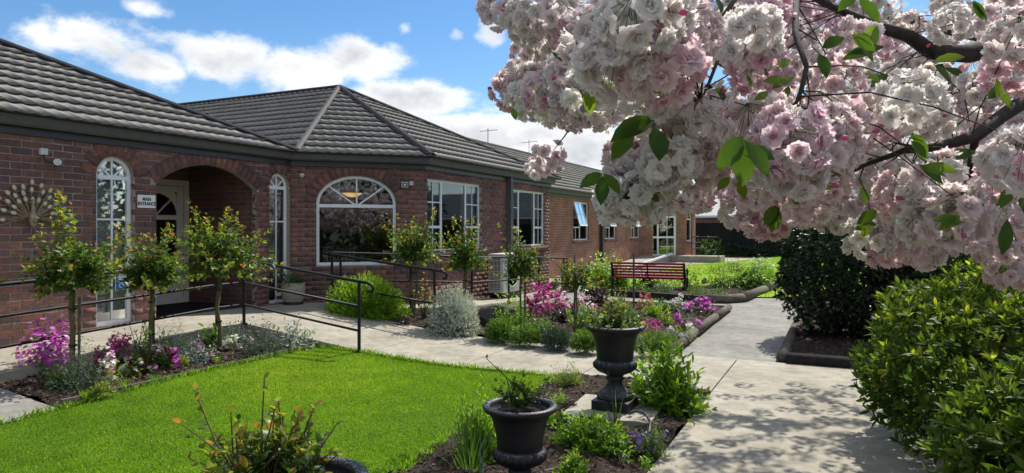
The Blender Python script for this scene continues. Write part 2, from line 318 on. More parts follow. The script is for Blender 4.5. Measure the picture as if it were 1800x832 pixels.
    for nm, st in {'magenta': [(0, (.5, .04, .42)), (.5, (.68, .12, .58)), (.8, (.74, .3, .66)), (1, (.88, .82, .84))], 'crimson': [(0, (.34, .012, .15)), (.55, (.6, .04, .32)), (.85, (.74, .2, .46)), (1, (.88, .82, .8))],
                   'white_pink': [(0, (.36, .02, .2)), (.3, (.5, .05, .3)), (.4, (.78, .76, .7)), (1, (.85, .83, .76))], 'white_flower': [(0, (.7, .68, .6)), (1, (.85, .84, .78))], 'salmon': [(0, (.5, .07, .06)), (1, (.62, .2, .14))],
                   'violet': [(0, (.14, .09, .3)), (1, (.3, .2, .5))], 'pink_rose': [(0, (.62, .25, .33)), (1, (.75, .5, .52))]}.items():
        m = Mat(nm); c = m.ramp(m.tint(), st); m.base(c, .55, .2); t = m.N('BsdfTranslucent'); m.L(c, t.inputs[0]); mx = m.N('MixShader'); mx.inputs[0].default_value = .35; m.L(m.p.outputs[0], mx.inputs[1]); m.L(t.outputs[0], mx.inputs[2]); m.L(mx.outputs[0], m.out.inputs[0]); MT[nm] = m.m
    m = Mat('bark'); v = m.coord('Object', (1, 1, .35)); n = m.noise(28, 6, .7, v); m.base(m.ramp(n, [(.3, (.02, .017, .015)), (.7, (.075, .062, .054))]), .85, .2); m.bump(n, .8, .008); MT['bark'] = m.m
    m = Mat('rose_bark'); n = m.noise(30, 6, .7, m.coord('Object', (1, 1, .3))); m.base(m.ramp(n, [(.3, (.07, .07, .035)), (.7, (.19, .165, .09))]), .8, .2); m.bump(n, .6, .005); MT['rose_bark'] = m.m
    m = Mat('stem'); m.base(m.ramp(m.noise(9, 3), [(.3, (.07, .08, .03)), (.7, (.14, .07, .04))]), .6, .3); MT['stem'] = m.m
    m = Mat('timber'); v = m.coord('Object'); n = m.noise(9, 6, .7, v); n2 = m.noise(70, 4, .6, v); c = m.ramp(n, [(.25, (.05, .042, .034)), (.5, (.125, .11, .09)), (.75, (.21, .19, .155))]); m.base(m.mix(.4, c, m.mix(1.0, c, m.ramp(n2, [(.3, (.5, .5, .5)), (.7, (1.4, 1.4, 1.4))]), 'MULTIPLY')), .9, .15); m.bump(n2, .6, .006); MT['timber'] = m.m
    MT['dark_timber'] = plain('dark_timber', (.024, .021, .02), .8, .2, var=.4, sc=14, bump=.5)
    m = Mat('urn_paint'); n = m.noise(9, 6, .7); n2 = m.noise(80, 4, .6); geo = m.N('NewGeometry'); sp = m.N('SeparateXYZ'); m.L(geo.outputs['Normal'], sp.inputs[0])
    c = m.ramp(n, [(.3, (.008, .0085, .011)), (.7, (.017, .018, .021))]); dust = m.math('MULTIPLY', m.ramp(n2, [(.5, (0, 0, 0)), (.6, (.7, .7, .7))]), m.ramp(sp.outputs['Z'], [(.35, (0, 0, 0)), (.8, (1, 1, 1))]))
    m.base(m.mix(dust, c, (.3, .3, .31)), .48, .4); m.bump(n2, .3, .003); MT['urn'] = m.m
    m = Mat('stone'); n = m.noise(6, 8, .7); m.base(m.ramp(n, [(.3, (.05, .046, .042)), (.7, (.15, .135, .12))]), .85, .25); m.bump(n, .8, .03); MT['stone'] = m.m
    MT['bench_red'] = plain('red_paint', (.32, .02, .04), .35, .45, var=.2, sc=5)
    MT['plastic'] = plain('white_plastic', (.6, .61, .6), .45, .4, var=.05)
    MT['ac_grey'] = plain('grey_plastic', (.48, .48, .46), .45, .4, var=.05)
    MT['black'] = plain('black_plastic', (.014, .014, .015), .5, .4)
    MT['mat_black'] = plain('rubber_mat', (.018, .018, .02), .9, .1, bump=.5, bsc=150)
    MT['sign_white'] = plain('sign_white', (.78, .78, .76), .4, .4, var=.02)
    MT['ink'] = plain('sign_ink', (.012, .012, .014), .5, .3)
    MT['blue'] = plain('sticker_blue', (.01, .16, .42), .35, .4, var=.03)
    m = Mat('pot_glaze'); n = m.noise(7, 5, .6, m.coord('Object', (1, 1, 3))); m.base(m.ramp(n, [(.3, (.3, .26, .195)), (.7, (.44, .39, .3))]), .6, .3); MT['pot'] = m.m
    MT['fence'] = plain('fence_dark', (.012, .011, .012), .7, .25, var=.2, sc=2)
    MT['brass'] = plain('weathered_metal', (.3, .24, .15), .45, .5, metal=.4, var=.35, sc=20)
    MT['feather'] = plain('cream_enamel', (.6, .55, .36), .4, .4, var=.1)
    MT['inside'] = plain('room_paint', (.42, .39, .34), .9, .1, var=.03)
    MT['carpet'] = plain('carpet', (.09, .085, .08), .95, .05)
    MT['curtain'] = plain('net_curtain', (.78, .8, .75), .9, .1, var=.08, sc=4)
    m = Mat('upholstery'); vo = m.N('TexVoronoi'); vo.inputs['Scale'].default_value = 14; vo.feature = 'DISTANCE_TO_EDGE'; m.L(m.coord(), vo.inputs[0]); m.base(m.ramp(vo.outputs[0], [(.06, (.6, .58, .52)), (.12, (.05, .05, .055))]), .9, .1); MT['upholstery'] = m.m
    m = Mat('lamp_glow'); m.base((.8, .5, .2), .4); m.p.inputs['Emission Color'].default_value = (1, .5, .14, 1); m.p.inputs['Emission Strength'].default_value = .7; MT['glow'] = m.m
    # window glass: reflects by angle, dim behind
    m = Mat('window_glass'); nt = m.nt; gl = m.N('BsdfGlossy'); gl.inputs['Roughness'].default_value = .015; gl.inputs[0].default_value = (.92, .95, 1, 1)
    tr = m.N('BsdfTransparent'); tr.inputs[0].default_value = (.5, .53, .53, 1); fr = m.N('Fresnel'); fr.inputs[0].default_value = 1.75
    fc = m.math('ADD', fr.outputs[0], .06); mx = m.N('MixShader'); m.L(fc, mx.inputs[0]); m.L(tr.outputs[0], mx.inputs[1]); m.L(gl.outputs[0], mx.inputs[2]); m.L(mx.outputs[0], m.out.inputs[0])
    b = m.N('Bump'); b.inputs['Strength'].default_value = .02; b.inputs['Distance'].default_value = .02; m.L(m.noise(1.5, 2), b.inputs['Height']); m.L(b.outputs[0], gl.inputs['Normal']); MT['glass'] = m.m
make_mats()
# ================================================================ the ground
FL = .31                                                      # floor level of the house and landing
def struct(name, mb, mat, parent=None, **k): return prop(mb.build(name, mat, parent, **k), kind='structure') if parent is None else mb.build(name, mat, parent, **k)
struct('ground', MB().add([(-400, -400, -.06), (600, -400, -.06), (600, 900, -.06), (-400, 900, -.06)], [(0, 1, 2, 3)]), MT['meadow'])
# landing and ramps (old trowelled concrete, gently sloping)
def lawn_z(x, y):
    t = min(1, max(0, (4.6-x)/1.6)); t = t*t*(3-2*t); return .075*t*min(1, max(0, (y+3.2)/2.0))
lr = MB()
lr.add([(0, -9, -.05), (1.35, -9, -.05), (1.35, -2.25, .185), (0, -2.25, .185), (0, .45, FL), (1.35, .45, FL), (1.35, -9, -.4), (1.35, -2.25, -.4), (1.35, .45, -.4)],
       [(0, 1, 2, 3), (3, 2, 5, 4), (1, 6, 7, 2), (2, 7, 8, 5)])
struct('ramp', lr, MT['concrete'])
la = MB(); la.prism([(-1.7, .45), (1.35, .45), (1.35, 2.75), (1.3, 2.8), (0.05, 3.3), (-1.7, 3.3)], -.4, FL); struct('landing', la, MT['concrete'])
rc = MB(); P_ = [(1.3, 2.8), (2.75, 4.77), (1.69, 4.9), (0.05, 3.3)]; rc.prism(P_, -.4, [FL, .2, .2, FL]); rc.prism([(1.69, 4.9), (2.75, 4.77), (2.75, 9.3), (1.69, 9.3)], -.4, [.2, .2, .008, .008]); struct('ramp', rc, MT['concrete'])
# entrance path: sloping slab, then flat slabs with joints
ep = MB()
ep.prism([(1.35, .93), (3.42, .93), (3.42, 2.75), (1.35, 2.75)], -.4, [FL, .075, .075, FL])
ep.prism([(3.43, .93), (4.75, .93), (4.75, 2.75), (3.43, 2.75)], -.4, [.075, .02, .02, .075])
eo = struct('entrance_path', ep, MT['concrete'])
for x0, x1 in ((4.76, 6.17), (6.18, 7.585)):
    MB().prism([(x0, .93), (x1, .93), (x1, 2.75), (x0, 2.75)], -.3, .02).build('slab', MT['concrete'], eo)
npth = struct('garden_path', MB().prism([(7.6, .94), (9.8, .94), (9.8, 2.75), (7.6, 2.75)], -.3, .02), MT['concrete'])
for y0, y1 in ((-1.6, .93), (-4.2, -1.61), (-6.8, -4.21), (-9.4, -6.81)):
    MB().prism([(7.6, y0), (9.8, y0), (9.8, y1), (7.6, y1)], -.3, .02).build('slab', MT['concrete'], npth)
struct('old_path', MB().prism([(1.6, 2.755), (8.3, 2.755), (8.3, 20), (6.4, 26), (-.3, 26), (-.3, 9.31), (1.6, 9.31)], -.3, .004), MT['old_concrete'])
struct('courtyard_paving', MB().prism([(-2, 26.01), (6.38, 26.01), (8.6, 33), (-2, 33)], -.3, .012), MT['concrete'])
# paved corner on the far left, next to the bed
pc = MB(); pc.add([(1.35, -9, .12), (2.65, -9, .0), (2.65, -2.28, .035), (1.35, -2.28, .17), (2.65, -9, -.4), (2.65, -2.28, -.4), (1.35, -2.28, -.4)], [(0, 1, 2, 3), (1, 4, 5, 2), (2, 5, 6, 3)])
struct('side_paving', pc, MT['old_concrete'])
# lawns
def patch(poly, fz, step, zoff=0.0):
    """grid over a convex plan polygon"""
    xs = [p[0] for p in poly]; ys = [p[1] for p in poly]; bm = bmesh.new()
    x0, x1, y0, y1 = min(xs), max(xs), min(ys), max(ys); nx = max(1, int((x1-x0)/step)); ny = max(1, int((y1-y0)/step))
    g = [[bm.verts.new((x0+(x1-x0)*i/nx, y0+(y1-y0)*j/ny, 0)) for j in range(ny+1)] for i in range(nx+1)]
    for i in range(nx):
        for j in range(ny): bm.faces.new((g[i][j], g[i+1][j], g[i+1][j+1], g[i][j+1]))
    ce = Vector((sum(xs)/len(xs), sum(ys)/len(ys), 0))
    for k in range(len(poly)):
        a = Vector((*poly[k], 0)); b = Vector((*poly[(k+1) % len(poly)], 0)); n = Vector((b.y-a.y, a.x-b.x, 0))
        if n.dot(ce-a) > 0: n = -n
        bmesh.ops.bisect_plane(bm, geom=bm.verts[:]+bm.edges[:]+bm.faces[:], plane_co=a, plane_no=n, clear_outer=True)
    for v in bm.verts: v.co.z = fz(v.co.x, v.co.y)+zoff
    me = bpy.data.meshes.new('patch'); bm.to_mesh(me); bm.free(); me.polygons.foreach_set('use_smooth', [True]*len(me.polygons)); return me
LAWN = [(2.68, -9), (6.5, -9), (6.25, -3), (6.02, -1.4), (5.95, .925), (2.62, .925)]
prop(link('lawn', patch(LAWN, lawn_z, .2), None, MT['turf']), kind='structure')
FARLAWN = [(2.6, 10.6), (7.2, 10.6), (9.5, 18), (30, 28), (30, 37.4), (1.0, 37.4), (4.4, 27.5), (2.6, 18)]
FARLAWN = [(2.6, 10.8), (7.0, 10.8), (30, 20), (30, 37.4), (6.0, 37.4), (2.6, 24)]
prop(link('back_lawn', patch(FARLAWN, lambda x, y: .03, 1.0), None, MT['back_turf']), kind='structure')
# grass
def in_poly(P, poly):
    x, y = P[:, 0], P[:, 1]; ins = np.zeros(len(P), bool); n = len(poly)
    for i in range(n):
        x1, y1 = poly[i]; x2, y2 = poly[(i+1) % n]
        c = ((y1 > y) != (y2 > y)) & (x < (x2-x1)*(y-y1)/((y2-y1) if abs(y2-y1) > 1e-12 else 1e-12)+x1); ins ^= c
    return ins
def grass(name, label, poly, fz, n, h0, h1, wd, xr=None):
    xs = [p[0] for p in poly]; ys = [p[1] for p in poly]
    P = np.column_stack([RNG.uniform(min(xs), max(xs), n*3), RNG.uniform(min(ys), max(ys), n*3)]); P = P[in_poly(P, poly)]
    z = np.array([fz(a, b) for a, b in P]); Q = np.column_stack([P, z]); u, v, dd = proj(Q)
    k = (dd > .5) & (u > -30) & (u < 1830) & (v < 870); Q = Q[k][:n]; m = len(Q)
    # soft patches of tone and length
    s = np.sin(Q[:, 0]*2.1+Q[:, 1]*.7)+np.sin(Q[:, 1]*1.7-Q[:, 0]*1.1)+np.sin(Q[:, 0]*5.3)*np.sin(Q[:, 1]*4.1)
    s2 = np.sin(Q[:, 0]*.9+1.3*np.sin(Q[:, 1]*.8))+np.sin(Q[:, 1]*1.15+Q[:, 0]*.4)+.6*np.sin(Q[:, 0]*11+Q[:, 1]*3)*np.sin(Q[:, 1]*9-Q[:, 0]*5)
    tint = np.clip(.44+.07*s+.1*s2+RNG.normal(0, .19, m), 0, .94); tint[RNG.random(m) < .02+.015*np.clip(s2, 0, 3)] = 1
    d = np.column_stack([RNG.normal(0, .5, m), RNG.normal(0, .5, m), np.ones(m)]); nn = rdir(m); nn[:, 2] *= .2
    hh = RNG.uniform(h0, h1, m)*(1+.12*s)
    TV = [(-.5, 0, 0), (.5, 0, 0), (0.05, .6, .1), (0, 1, .32)]
    sc = np.column_stack([np.full(m, wd), hh, hh])
    V, Fq, T = scatter([(-.5, 0, 0), (.5, 0, 0), (.36, .55, .1), (0, 1, .35)], [[0, 1, 2, 3]], Q, d, nn, sc, tint)
    o = Bag().put(V, Fq, T).build(name, MT['grass']); prop(o, label, 'grass', kind='stuff')
grass('lawn_grass', 'short mown bright green grass of the front lawn', LAWN, lawn_z, 270000, .009, .023, .0055)
grass('back_lawn_grass', 'sunlit yellow green grass around the red bench', FARLAWN, lambda x, y: .03, 90000, .012, .028, .03)
# fringe of longer blades along the lawn edges
def fringe(pts, n, name, label):
    Q = []
    for (a, b) in zip(pts[:-1], pts[1:]):
        a = Vector(a); b = Vector(b); L = (b-a).length
        for _ in range(int(n*L)):
            t = random.random(); p = a.lerp(b, t); x = p.x+random.gauss(0, .018); y = p.y+random.gauss(0, .018); Q.append((x, y, lawn_z(x, y)))
    Q = np.array(Q); m = len(Q); d = np.column_stack([RNG.normal(0, .55, m), RNG.normal(0, .55, m), np.ones(m)]); nn = rdir(m)
    hh = RNG.uniform(.03, .085, m); sc = np.column_stack([np.full(m, .006), hh, hh])
    V, Fq, T = scatter([(-.5, 0, 0), (.5, 0, 0), (.36, .55, .1), (0, 1, .4)], [[0, 1, 2, 3]], Q, d, nn, sc, np.clip(RNG.normal(.45, .2, m), 0, 1))
    prop(Bag().put(V, Fq, T).build(name, MT['grass']), label, 'grass', kind='stuff')
fringe([(2.64, -6), (2.64, .9), (5.95, .93)], 420, 'edge_grass', 'longer grass blades fringing the edge of the front lawn')
fringe([(6.0, .9), (6.03, -1.4), (6.25, -3)], 500, 'ragged_grass', 'ragged grass where the lawn meets the urn bed')
# ---------------------------------------------------------------- beds
def hn(x, y): return .02*math.sin(x*7.1+y*3.3)+.018*math.sin(y*9.7-x*4.1)+.012*math.sin(x*23+y*17)+.01*math.sin(y*31-x*13)
def bedA_z(x, y): return .075+.05*(2.6-x)/1.25*max(0, min(1, (y+2.6)/1.5))+hn(x, y)*.8
def bed1_z(x, y): return .085+hn(x, y)
def bedF_z(x, y): return .02+.045*min(1, max(0, (7.6-x)*6))*min(1, max(0, (x-6.0)*5))+hn(x, y)*.8
def bedB_z(x, y): return .13+.12*max(0, 1-(x-1.3)/1.6)+hn(x, y)*.6
BEDA = [(1.36, -2.26), (2.6, -2.26), (2.6, .9), (1.36, .9)]
BED1 = [(2.9, 2.83), (6.7, 2.83), (6.7, 7.9), (3.9, 7.9), (2.9, 5.6)]
BEDB = [(1.45, 2.83), (2.92, 2.83), (2.92, 4.75), (2.6, 4.5)]
BED2 = [(3.3, 9.95), (6.2, 9.35), (6.75, 9.7), (7.2, 15.5), (5.6, 13.2), (3.0, 10.9)]
BED3 = [(8.15, 2.85), (14, 2.85), (14, 10), (8.15, 10)]
BEDF = [(6.02, .92), (7.59, .92), (7.59, -8), (6.5, -8), (6.25, -3), (6.0, -1.4)]
BEDR = [(9.81, -9), (15, -9), (15, 2.6), (9.81, 2.6)]
def bed(poly, fz, step=.06): return prop(link('garden_bed', patch(poly, fz, step), None, MT['soil']), kind='structure')
bed(BEDA, bedA_z); bed(BED1, bed1_z); bed(BEDB, bedB_z); bed(BED2, bed1_z, .1); bed(BED3, bed1_z, .1); bed(BEDF, bedF_z); bed(BEDR, lambda x, y: .05+hn(x, y), .12)
def mulch(name, label, poly, fz, n, s0, s1):
    xs = [p[0] for p in poly]; ys = [p[1] for p in poly]; P = np.column_stack([RNG.uniform(min(xs), max(xs), n*2), RNG.uniform(min(ys), max(ys), n*2)]); P = P[in_poly(P, poly)][:n]
    Q = np.column_stack([P, [fz(a, b)+.004 for a, b in P]]); m = len(Q); d = rdir(m); d[:, 2] *= .35; nn = rdir(m); nn[:, 2] = np.abs(nn[:, 2])+.6
    L = RNG.uniform(s0, s1, m); sc = np.column_stack([L*RNG.uniform(.3, .7, m), L, L*.3])
    TV = [(-.5, -.5, 0), (.5, -.4, 0), (.4, .5, 0), (-.45, .45, 0), (0, -.1, .8)]
    V, Fq, T = scatter(TV, [[0, 1, 4], [1, 2, 4], [2, 3, 4], [3, 0, 4]], Q, d, nn, sc, np.clip(RNG.beta(1.6, 2.4, m), 0, 1))
    prop(Bag().put(V, Fq, T).build(name, MT['mulch']), label, 'mulch', kind='stuff')
mulch('bark_mulch', 'crumbled bark and clods on the bed below the left railing', BEDA, bedA_z, 5000, .012, .05)
mulch('bark_mulch', 'crumbly soil and bark on the flower bed beside the log edging', BED1, bed1_z, 8000, .015, .05)
mulch('bark_mulch', 'dark clods and chips around the two black urns', BEDF, bedF_z, 9000, .008, .035)
mulch('bark_mulch', 'bark chips under the dark clipped bush', BED3, bed1_z, 4000, .02, .06)
mulch('bark_mulch', 'soil clods on the small bed behind the sloping handrail', BEDB, bedB_z, 1500, .015, .05)
mulch('bark_mulch', 'bark on the bed in front of the red bench', BED2, bed1_z, 2500, .02, .06)
# edgings
ed = thing('timber_edging', 'thin weathered timber board edging between left bed and lawn', 'edging', (2.62, -.7, 0))
for a, b in ((-2.26, -1.32), (-1.315, -.2), (-.195, .92)):
    MB().prism([(2.6, a), (2.635, a+.0), (2.635, b), (2.6, b)], -.1, [.115, .115, .14, .14] if b > .5 else .115).build('board', MT['timber'], ed, loc=(-2.62, .7, 0))
def log(pts, r, parent, mat='timber', n=10):
    o = Vector(parent.location)
    return MB().tube([Vector(p)-o for p in pts], r, n).build('log', MT[mat], parent, smooth=True)
lg = thing('log_edging', 'round weathered log edging along the flower bed by the grey path', 'edging', (6.78, 5.3, .05))
log([(6.8, 2.75, .07), (6.79, 3.6, .075), (6.77, 4.4, .075)], [.068, .071, .066], lg); log([(6.785, 4.41, .075), (6.77, 5.5, .085), (6.76, 6.3, .08)], [.07, .066, .067], lg); log([(6.77, 6.31, .08), (6.76, 7.2, .08), (6.75, 7.95, .075)], [.067, .064, .066], lg)
pl = thing('timber_edging', 'dark low timber plinth behind the flower bed, near the bench bed', 'edging', (5.2, 7.95, 0))
MB().bx((-1.4, -.04, -.1), (1.5, .04, .1)).build('board', MT['dark_timber'], pl)
e2 = thing('log_edging', 'dark timber edging with rounded corner logs around the bench bed', 'edging', (6.2, 9.3, .05))
o2 = Vector(e2.location)
MB().prism([(3.2-o2.x, 9.9-o2.y), (6.05-o2.x, 9.2-o2.y), (6.1-o2.x, 9.34-o2.y), (3.3-o2.x, 10.0-o2.y)], -.1, .1).build('board', MT['dark_timber'], e2)
MB().prism([(3.1-o2.x, 9.93-o2.y), (3.19-o2.x, 9.91-o2.y), (3.0-o2.x, 10.95-o2.y), (2.9-o2.x, 10.9-o2.y)], -.1, .1).build('board', MT['dark_timber'], e2)
log([(6.08, 9.25, .09), (6.5, 9.35, .09), (6.78, 9.75, .1)], [.1, .1, .095], e2); log([(6.79, 9.78, .1), (6.9, 11.2, .1), (7.0, 12.2, .1)], [.1, .095, .1], e2); log([(7.0, 12.22, .1), (7.15, 14, .1), (7.3, 15.6, .1)], [.1, .1, .1], e2)
e3 = thing('timber_edging', 'dark rounded timber edging around the clipped bush bed', 'edging', (8.1, 2.8, 0))
MB().tube([(.05, 0, .05), (3, 0, .05), (6, 0, .05)], .09, 8).build('log', MT['dark_timber'], e3, smooth=True)
MB().tube([(0, .02, .06), (-.02, 2.5, .06), (0, 7.2, .06)], .075, 8).build('log', MT['timber'], e3, smooth=True)
# ================================================================ the house
HZ = thing('brick_house', 'long single-storey red-brown brick building with dark tiled hip roofs', 'building', (0, 0, 0))
def V2(a): return Vector((a[0], a[1], 0))
class Wall:
    def __init__(s, A, B, z0, z1, openings):
        s.A = V2(A); d = V2(B)-s.A; s.L = d.length; s.e = d.normalized(); s.n = Vector((s.e.y, -s.e.x, 0)); s.z0, s.z1 = z0, z1; s.op = openings
    def at(s, t, z, o=0.0): return s.A + s.e*t + s.n*o + Vector((0, 0, z))
def half_at(o, z, ring=0.0):
    """half width of an opening at height z, None if solid"""
    a = (o['t1']-o['t0'])/2
    if z < o['z0']: return None
    if z <= o['sp']: return a
    b = o.get('rise', 0)
    if b <= 0: return None
    if o.get('seg'):
        R = (a*a+b*b)/(2*b); yy = z-o['sp']+R-b
        if yy >= R+ring: return None
        return math.sqrt((R+ring)**2-yy*yy)
    if z-o['sp'] >= b+ring: return None
    return (a+ring)*math.sqrt(1-((z-o['sp'])/(b+ring))**2)
def spans(w, z, ring=0.0):
    iv = [(0, w.L)]
    for o in w.op:
        h = half_at(o, z, ring)
        if h is None: continue
        c = (o['t0']+o['t1'])/2; a, b = c-h, c+h; nv = []
        for (p, q) in iv:
            if b <= p or a >= q: nv.append((p, q)); continue
            if a > p: nv.append((p, a))
            if b < q: nv.append((b, q))
        iv = nv
    return [i for i in iv if i[1]-i[0] > .004]
BT = [(x, y, z) for z in (-.5, .5) for y in (-.5, .5) for x in (-.5, .5)]
BF = [[0, 2, 3, 1], [4, 5, 7, 6], [0, 1, 5, 4], [2, 6, 7, 3], [0, 4, 6, 2], [1, 3, 7, 5]]
bag_p, bag_d, bag_n, bag_s = [], [], [], []; solo = []
def brick_wall(w, ring=.05, soloable=False):
    mb = MB(); z = w.z0
    while z < w.z1-.01:                                       # mortar and inner leaf
        arch = any(o.get('rise', 0) > 0 and o['sp']-.02 < z+.05 and z < o['sp']+o['rise']+.02 for o in w.op)
        edges = [v for o in w.op for v in (o['z0'], o['sp'])]
        h = .012 if arch else .086
        for v in edges:
            if z+1e-4 < v < z+h-1e-4: h = v-z
        h = min(h, w.z1-z)
        for p, q in spans(w, z+h/2):
            mb.box(w.at((p+q)/2, z+h/2, -.0555), (q-p, .101, h), (w.e, w.n, Vector((0, 0, 1))))
        z += h
    wo = mb.build('wall', MT['mortar'], HZ)
    k = 0; z = w.z0
    while z+.076 <= w.z1+.03:
        off = .12 if k % 2 else 0.0; zc = z+.043
        for p, q in spans(w, zc, ring):
            i = math.floor((p-off)/.24); t = off+i*.24
            while t < q:
                a, b = max(p, t+.005), min(q, t+.235)
                if b-a > .03:
                    full = b-a > .2295
                    c = w.at((a+b)/2, zc, -.048+random.uniform(-.003, .003))
                    if soloable and full: solo.append((c, depth(c)))
                    else: bag_p.append(c); bag_d.append(w.e); bag_n.append(w.n); bag_s.append((.076, b-a, .1))
                t += .24
        z += .086; k += 1
    for o in w.op:                                            # arch rings of bricks on edge
        b = o.get('rise', 0)
        if b <= 0: continue
        a = (o['t1']-o['t0'])/2; c = (o['t0']+o['t1'])/2; pts = []
        if o.get('seg'):
            R = (a*a+b*b)/(2*b); A0 = math.asin(a/R)
            for i in range(201): g = -A0+2*A0*i/200; pts.append((R*math.sin(g), R*math.cos(g)-(R-b)))
        else:
            for i in range(201): g = math.pi*(1-i/200); pts.append((a*math.cos(g), b*math.sin(g)))
        cum = [0]
        for i in range(200): cum.append(cum[-1]+math.dist(pts[i], pts[i+1]))
        m = max(5, round(cum[-1]/.1))
        for j in range(m):
            tgt = cum[-1]*(j+.5)/m; i = min(range(201), key=lambda q: abs(cum[q]-tgt)); i0, i1 = max(0, i-1), min(200, i+1)
            tx, tz = pts[i1][0]-pts[i0][0], pts[i1][1]-pts[i0][1]; l = math.hypot(tx, tz); tx /= l; tz /= l; nx, nz = -tz, tx
            if nz < 0: nx, nz = -nx, -nz
            rl = .205; pc = (pts[i][0]+nx*(rl/2+.004), pts[i][1]+nz*(rl/2+.004))
            bag_p.append(w.at(c+pc[0], o['sp']+pc[1], -.040)); bag_d.append(w.e*nx+Vector((0, 0, nz))); bag_n.append(w.n); bag_s.append((cum[-1]/m*.94+.006, rl, .1))
    return wo
OPL = [dict(t0=7.74, t1=8.26, z0=FL+.02, sp=2.31, rise=.26), dict(t0=8.6, t1=10.45, z0=-1, sp=2.245, rise=.34, seg=1), dict(t0=10.72, t1=11.18, z0=FL+.02, sp=2.335, rise=.23)]
WL = Wall((0, -8), (0, 3.2), -.1, 2.74, OPL)
WFa = Wall((0, 3.2), (1.695, 4.895), -.1, 2.74, [dict(t0=.447, t1=1.874, z0=.945, sp=2.06, rise=.51)])
WR = Wall((1.695, 4.895), (1.695, 10.95), -.1, 2.74, [dict(t0=.1, t1=2.25, z0=1.16, sp=2.56), dict(t0=3.68, t1=5.77, z0=1.16, sp=2.56)])
wall_l = brick_wall(WL, soloable=True); brick_wall(WFa); brick_wall(WR)
# the 300 bricks that show largest are pieces of their own
def vis(c): u, v, d_ = proj(np.array(c)); return -10 < u < 1810 and v < 640
solo.sort(key=lambda s: (not vis(s[0]), s[1]))
bmb = bmesh.new(); bmesh.ops.create_cube(bmb, size=1); bmesh.ops.scale(bmb, vec=(.1, .23, .076), verts=bmb.verts); bmesh.ops.bevel(bmb, geom=bmb.edges[:], offset=.006, segments=1, affect='EDGES')
BM_ = bpy.data.meshes.new('brick'); bmb.to_mesh(BM_); bmb.free(); BM_.materials.append(MT['brick'])
for c, _ in solo[:300]: link('brick', BM_, wall_l, None, c, (random.gauss(0, .006), 0, random.gauss(0, .012)))
for c, _ in solo[300:]: bag_p.append(c); bag_d.append(WL.e); bag_n.append(WL.n); bag_s.append((.076, .23, .1))
V, Fq, T = scatter(BT, BF, np.array(bag_p), np.array(bag_d)+RNG.normal(0, .008, (len(bag_p), 3)), np.array(bag_n), np.array(bag_s), RNG.random(len(bag_p)))
prop(Bag().put(V, Fq, T).build('brickwork', MT['brick'], HZ), kind='stuff')
# plain far walls
fw = MB(); far_ops = [(17.27, 18.95, 1.185, 2.6), (20.9, 22.5, 1.185, 2.6), (24.7, 26.3, 1.185, 2.6)]
y = 10.95
for a, b, c, d_ in far_ops:
    fw.bx((-.11, y, -.1), (0, a, 2.74)); fw.bx((-.11, a, -.1), (0, b, c)); fw.bx((-.11, a, d_), (0, b, 2.74)); y = b
fw.bx((-.11, y, -.1), (0, 26.6, 2.74)); fw.build('wall', MT['brick_far'], HZ)
fx = MB().bx((-.11, 10.84, -.1), (1.69, 10.945, 2.74)); fx.build('wall', MT['brick_far_x'], HZ)
# far bay: facet with the side door, then a wall with an arched window
WB = Wall((0, 26.6), (1.75, 28.35), -.1, 2.74, [dict(t0=.62, t1=1.98, z0=FL, sp=2.3, rise=.28)])
WC = Wall((1.75, 28.35), (1.75, 30.9), -.1, 2.74, [dict(t0=.25, t1=1.6, z0=1.0, sp=2.2, rise=.35)])
for w_, nm in ((WB, 'brick_far_x'), (WC, 'brick_far')):
    mb = MB(); z = -.1
    while z < 2.74-.001:
        h = .02 if z > 2.1 else .1; h = min(h, 2.74-z)
        for v in [v for o in w_.op for v in (o['z0'], o['sp'])]:
            if z+1e-4 < v < z+h-1e-4: h = v-z
        for p, q in spans(w_, z+h/2): mb.box(w_.at((p+q)/2, z+h/2, -.055), (q-p, .11, h), (w_.e, w_.n, Vector((0, 0, 1))))
        z += h
    mb.build('wall', MT[nm], HZ)
MB().bx((-6, 30.79, -.1), (1.74, 30.9, 2.74)).build('wall', MT['brick_far_x'], HZ)
# ---------------------------------------------------------------- windows
def outline(o, f=0.0, n=20):
    a = (o['t1']-o['t0'])/2; c = (o['t0']+o['t1'])/2; b = o.get('rise', 0); z0 = o['z0']+f
    pts = [(c-a+f, z0), (c+a-f, z0)]
    if b <= 0: return pts + [(c+a-f, o['sp']-f), (c-a+f, o['sp']-f)]
    for i in range(n+1):
        g = math.pi*i/n; pts.append((c+(a-f)*math.cos(g), o['sp']+(b-f)*math.sin(g)))
    return pts
def ring(w, oa, ob, o0, o1):
    n = len(oa); V = [w.at(t, z, o) for o in (o0, o1) for P in (oa, ob) for t, z in P]; Fc = []
    for i in range(n):
        j = (i+1) % n; Fc += [(i, j, n+j, n+i), (2*n+i, 3*n+i, 3*n+j, 2*n+j), (i, 2*n+i, 2*n+j, j), (n+i, n+j, 3*n+j, 3*n+i)]
    return V, Fc
def bar(mb, w, t0, z0, t1, z1, wd, o0, o1):
    d = w.e*(t1-t0)+Vector((0, 0, z1-z0)); l = d.length; d.normalize(); s_ = d.cross(w.n).normalized()
    mb.box((w.at(t0, z0, (o0+o1)/2)+w.at(t1, z1, (o0+o1)/2))/2, (l, abs(o1-o0), wd), (d, w.n, s_))
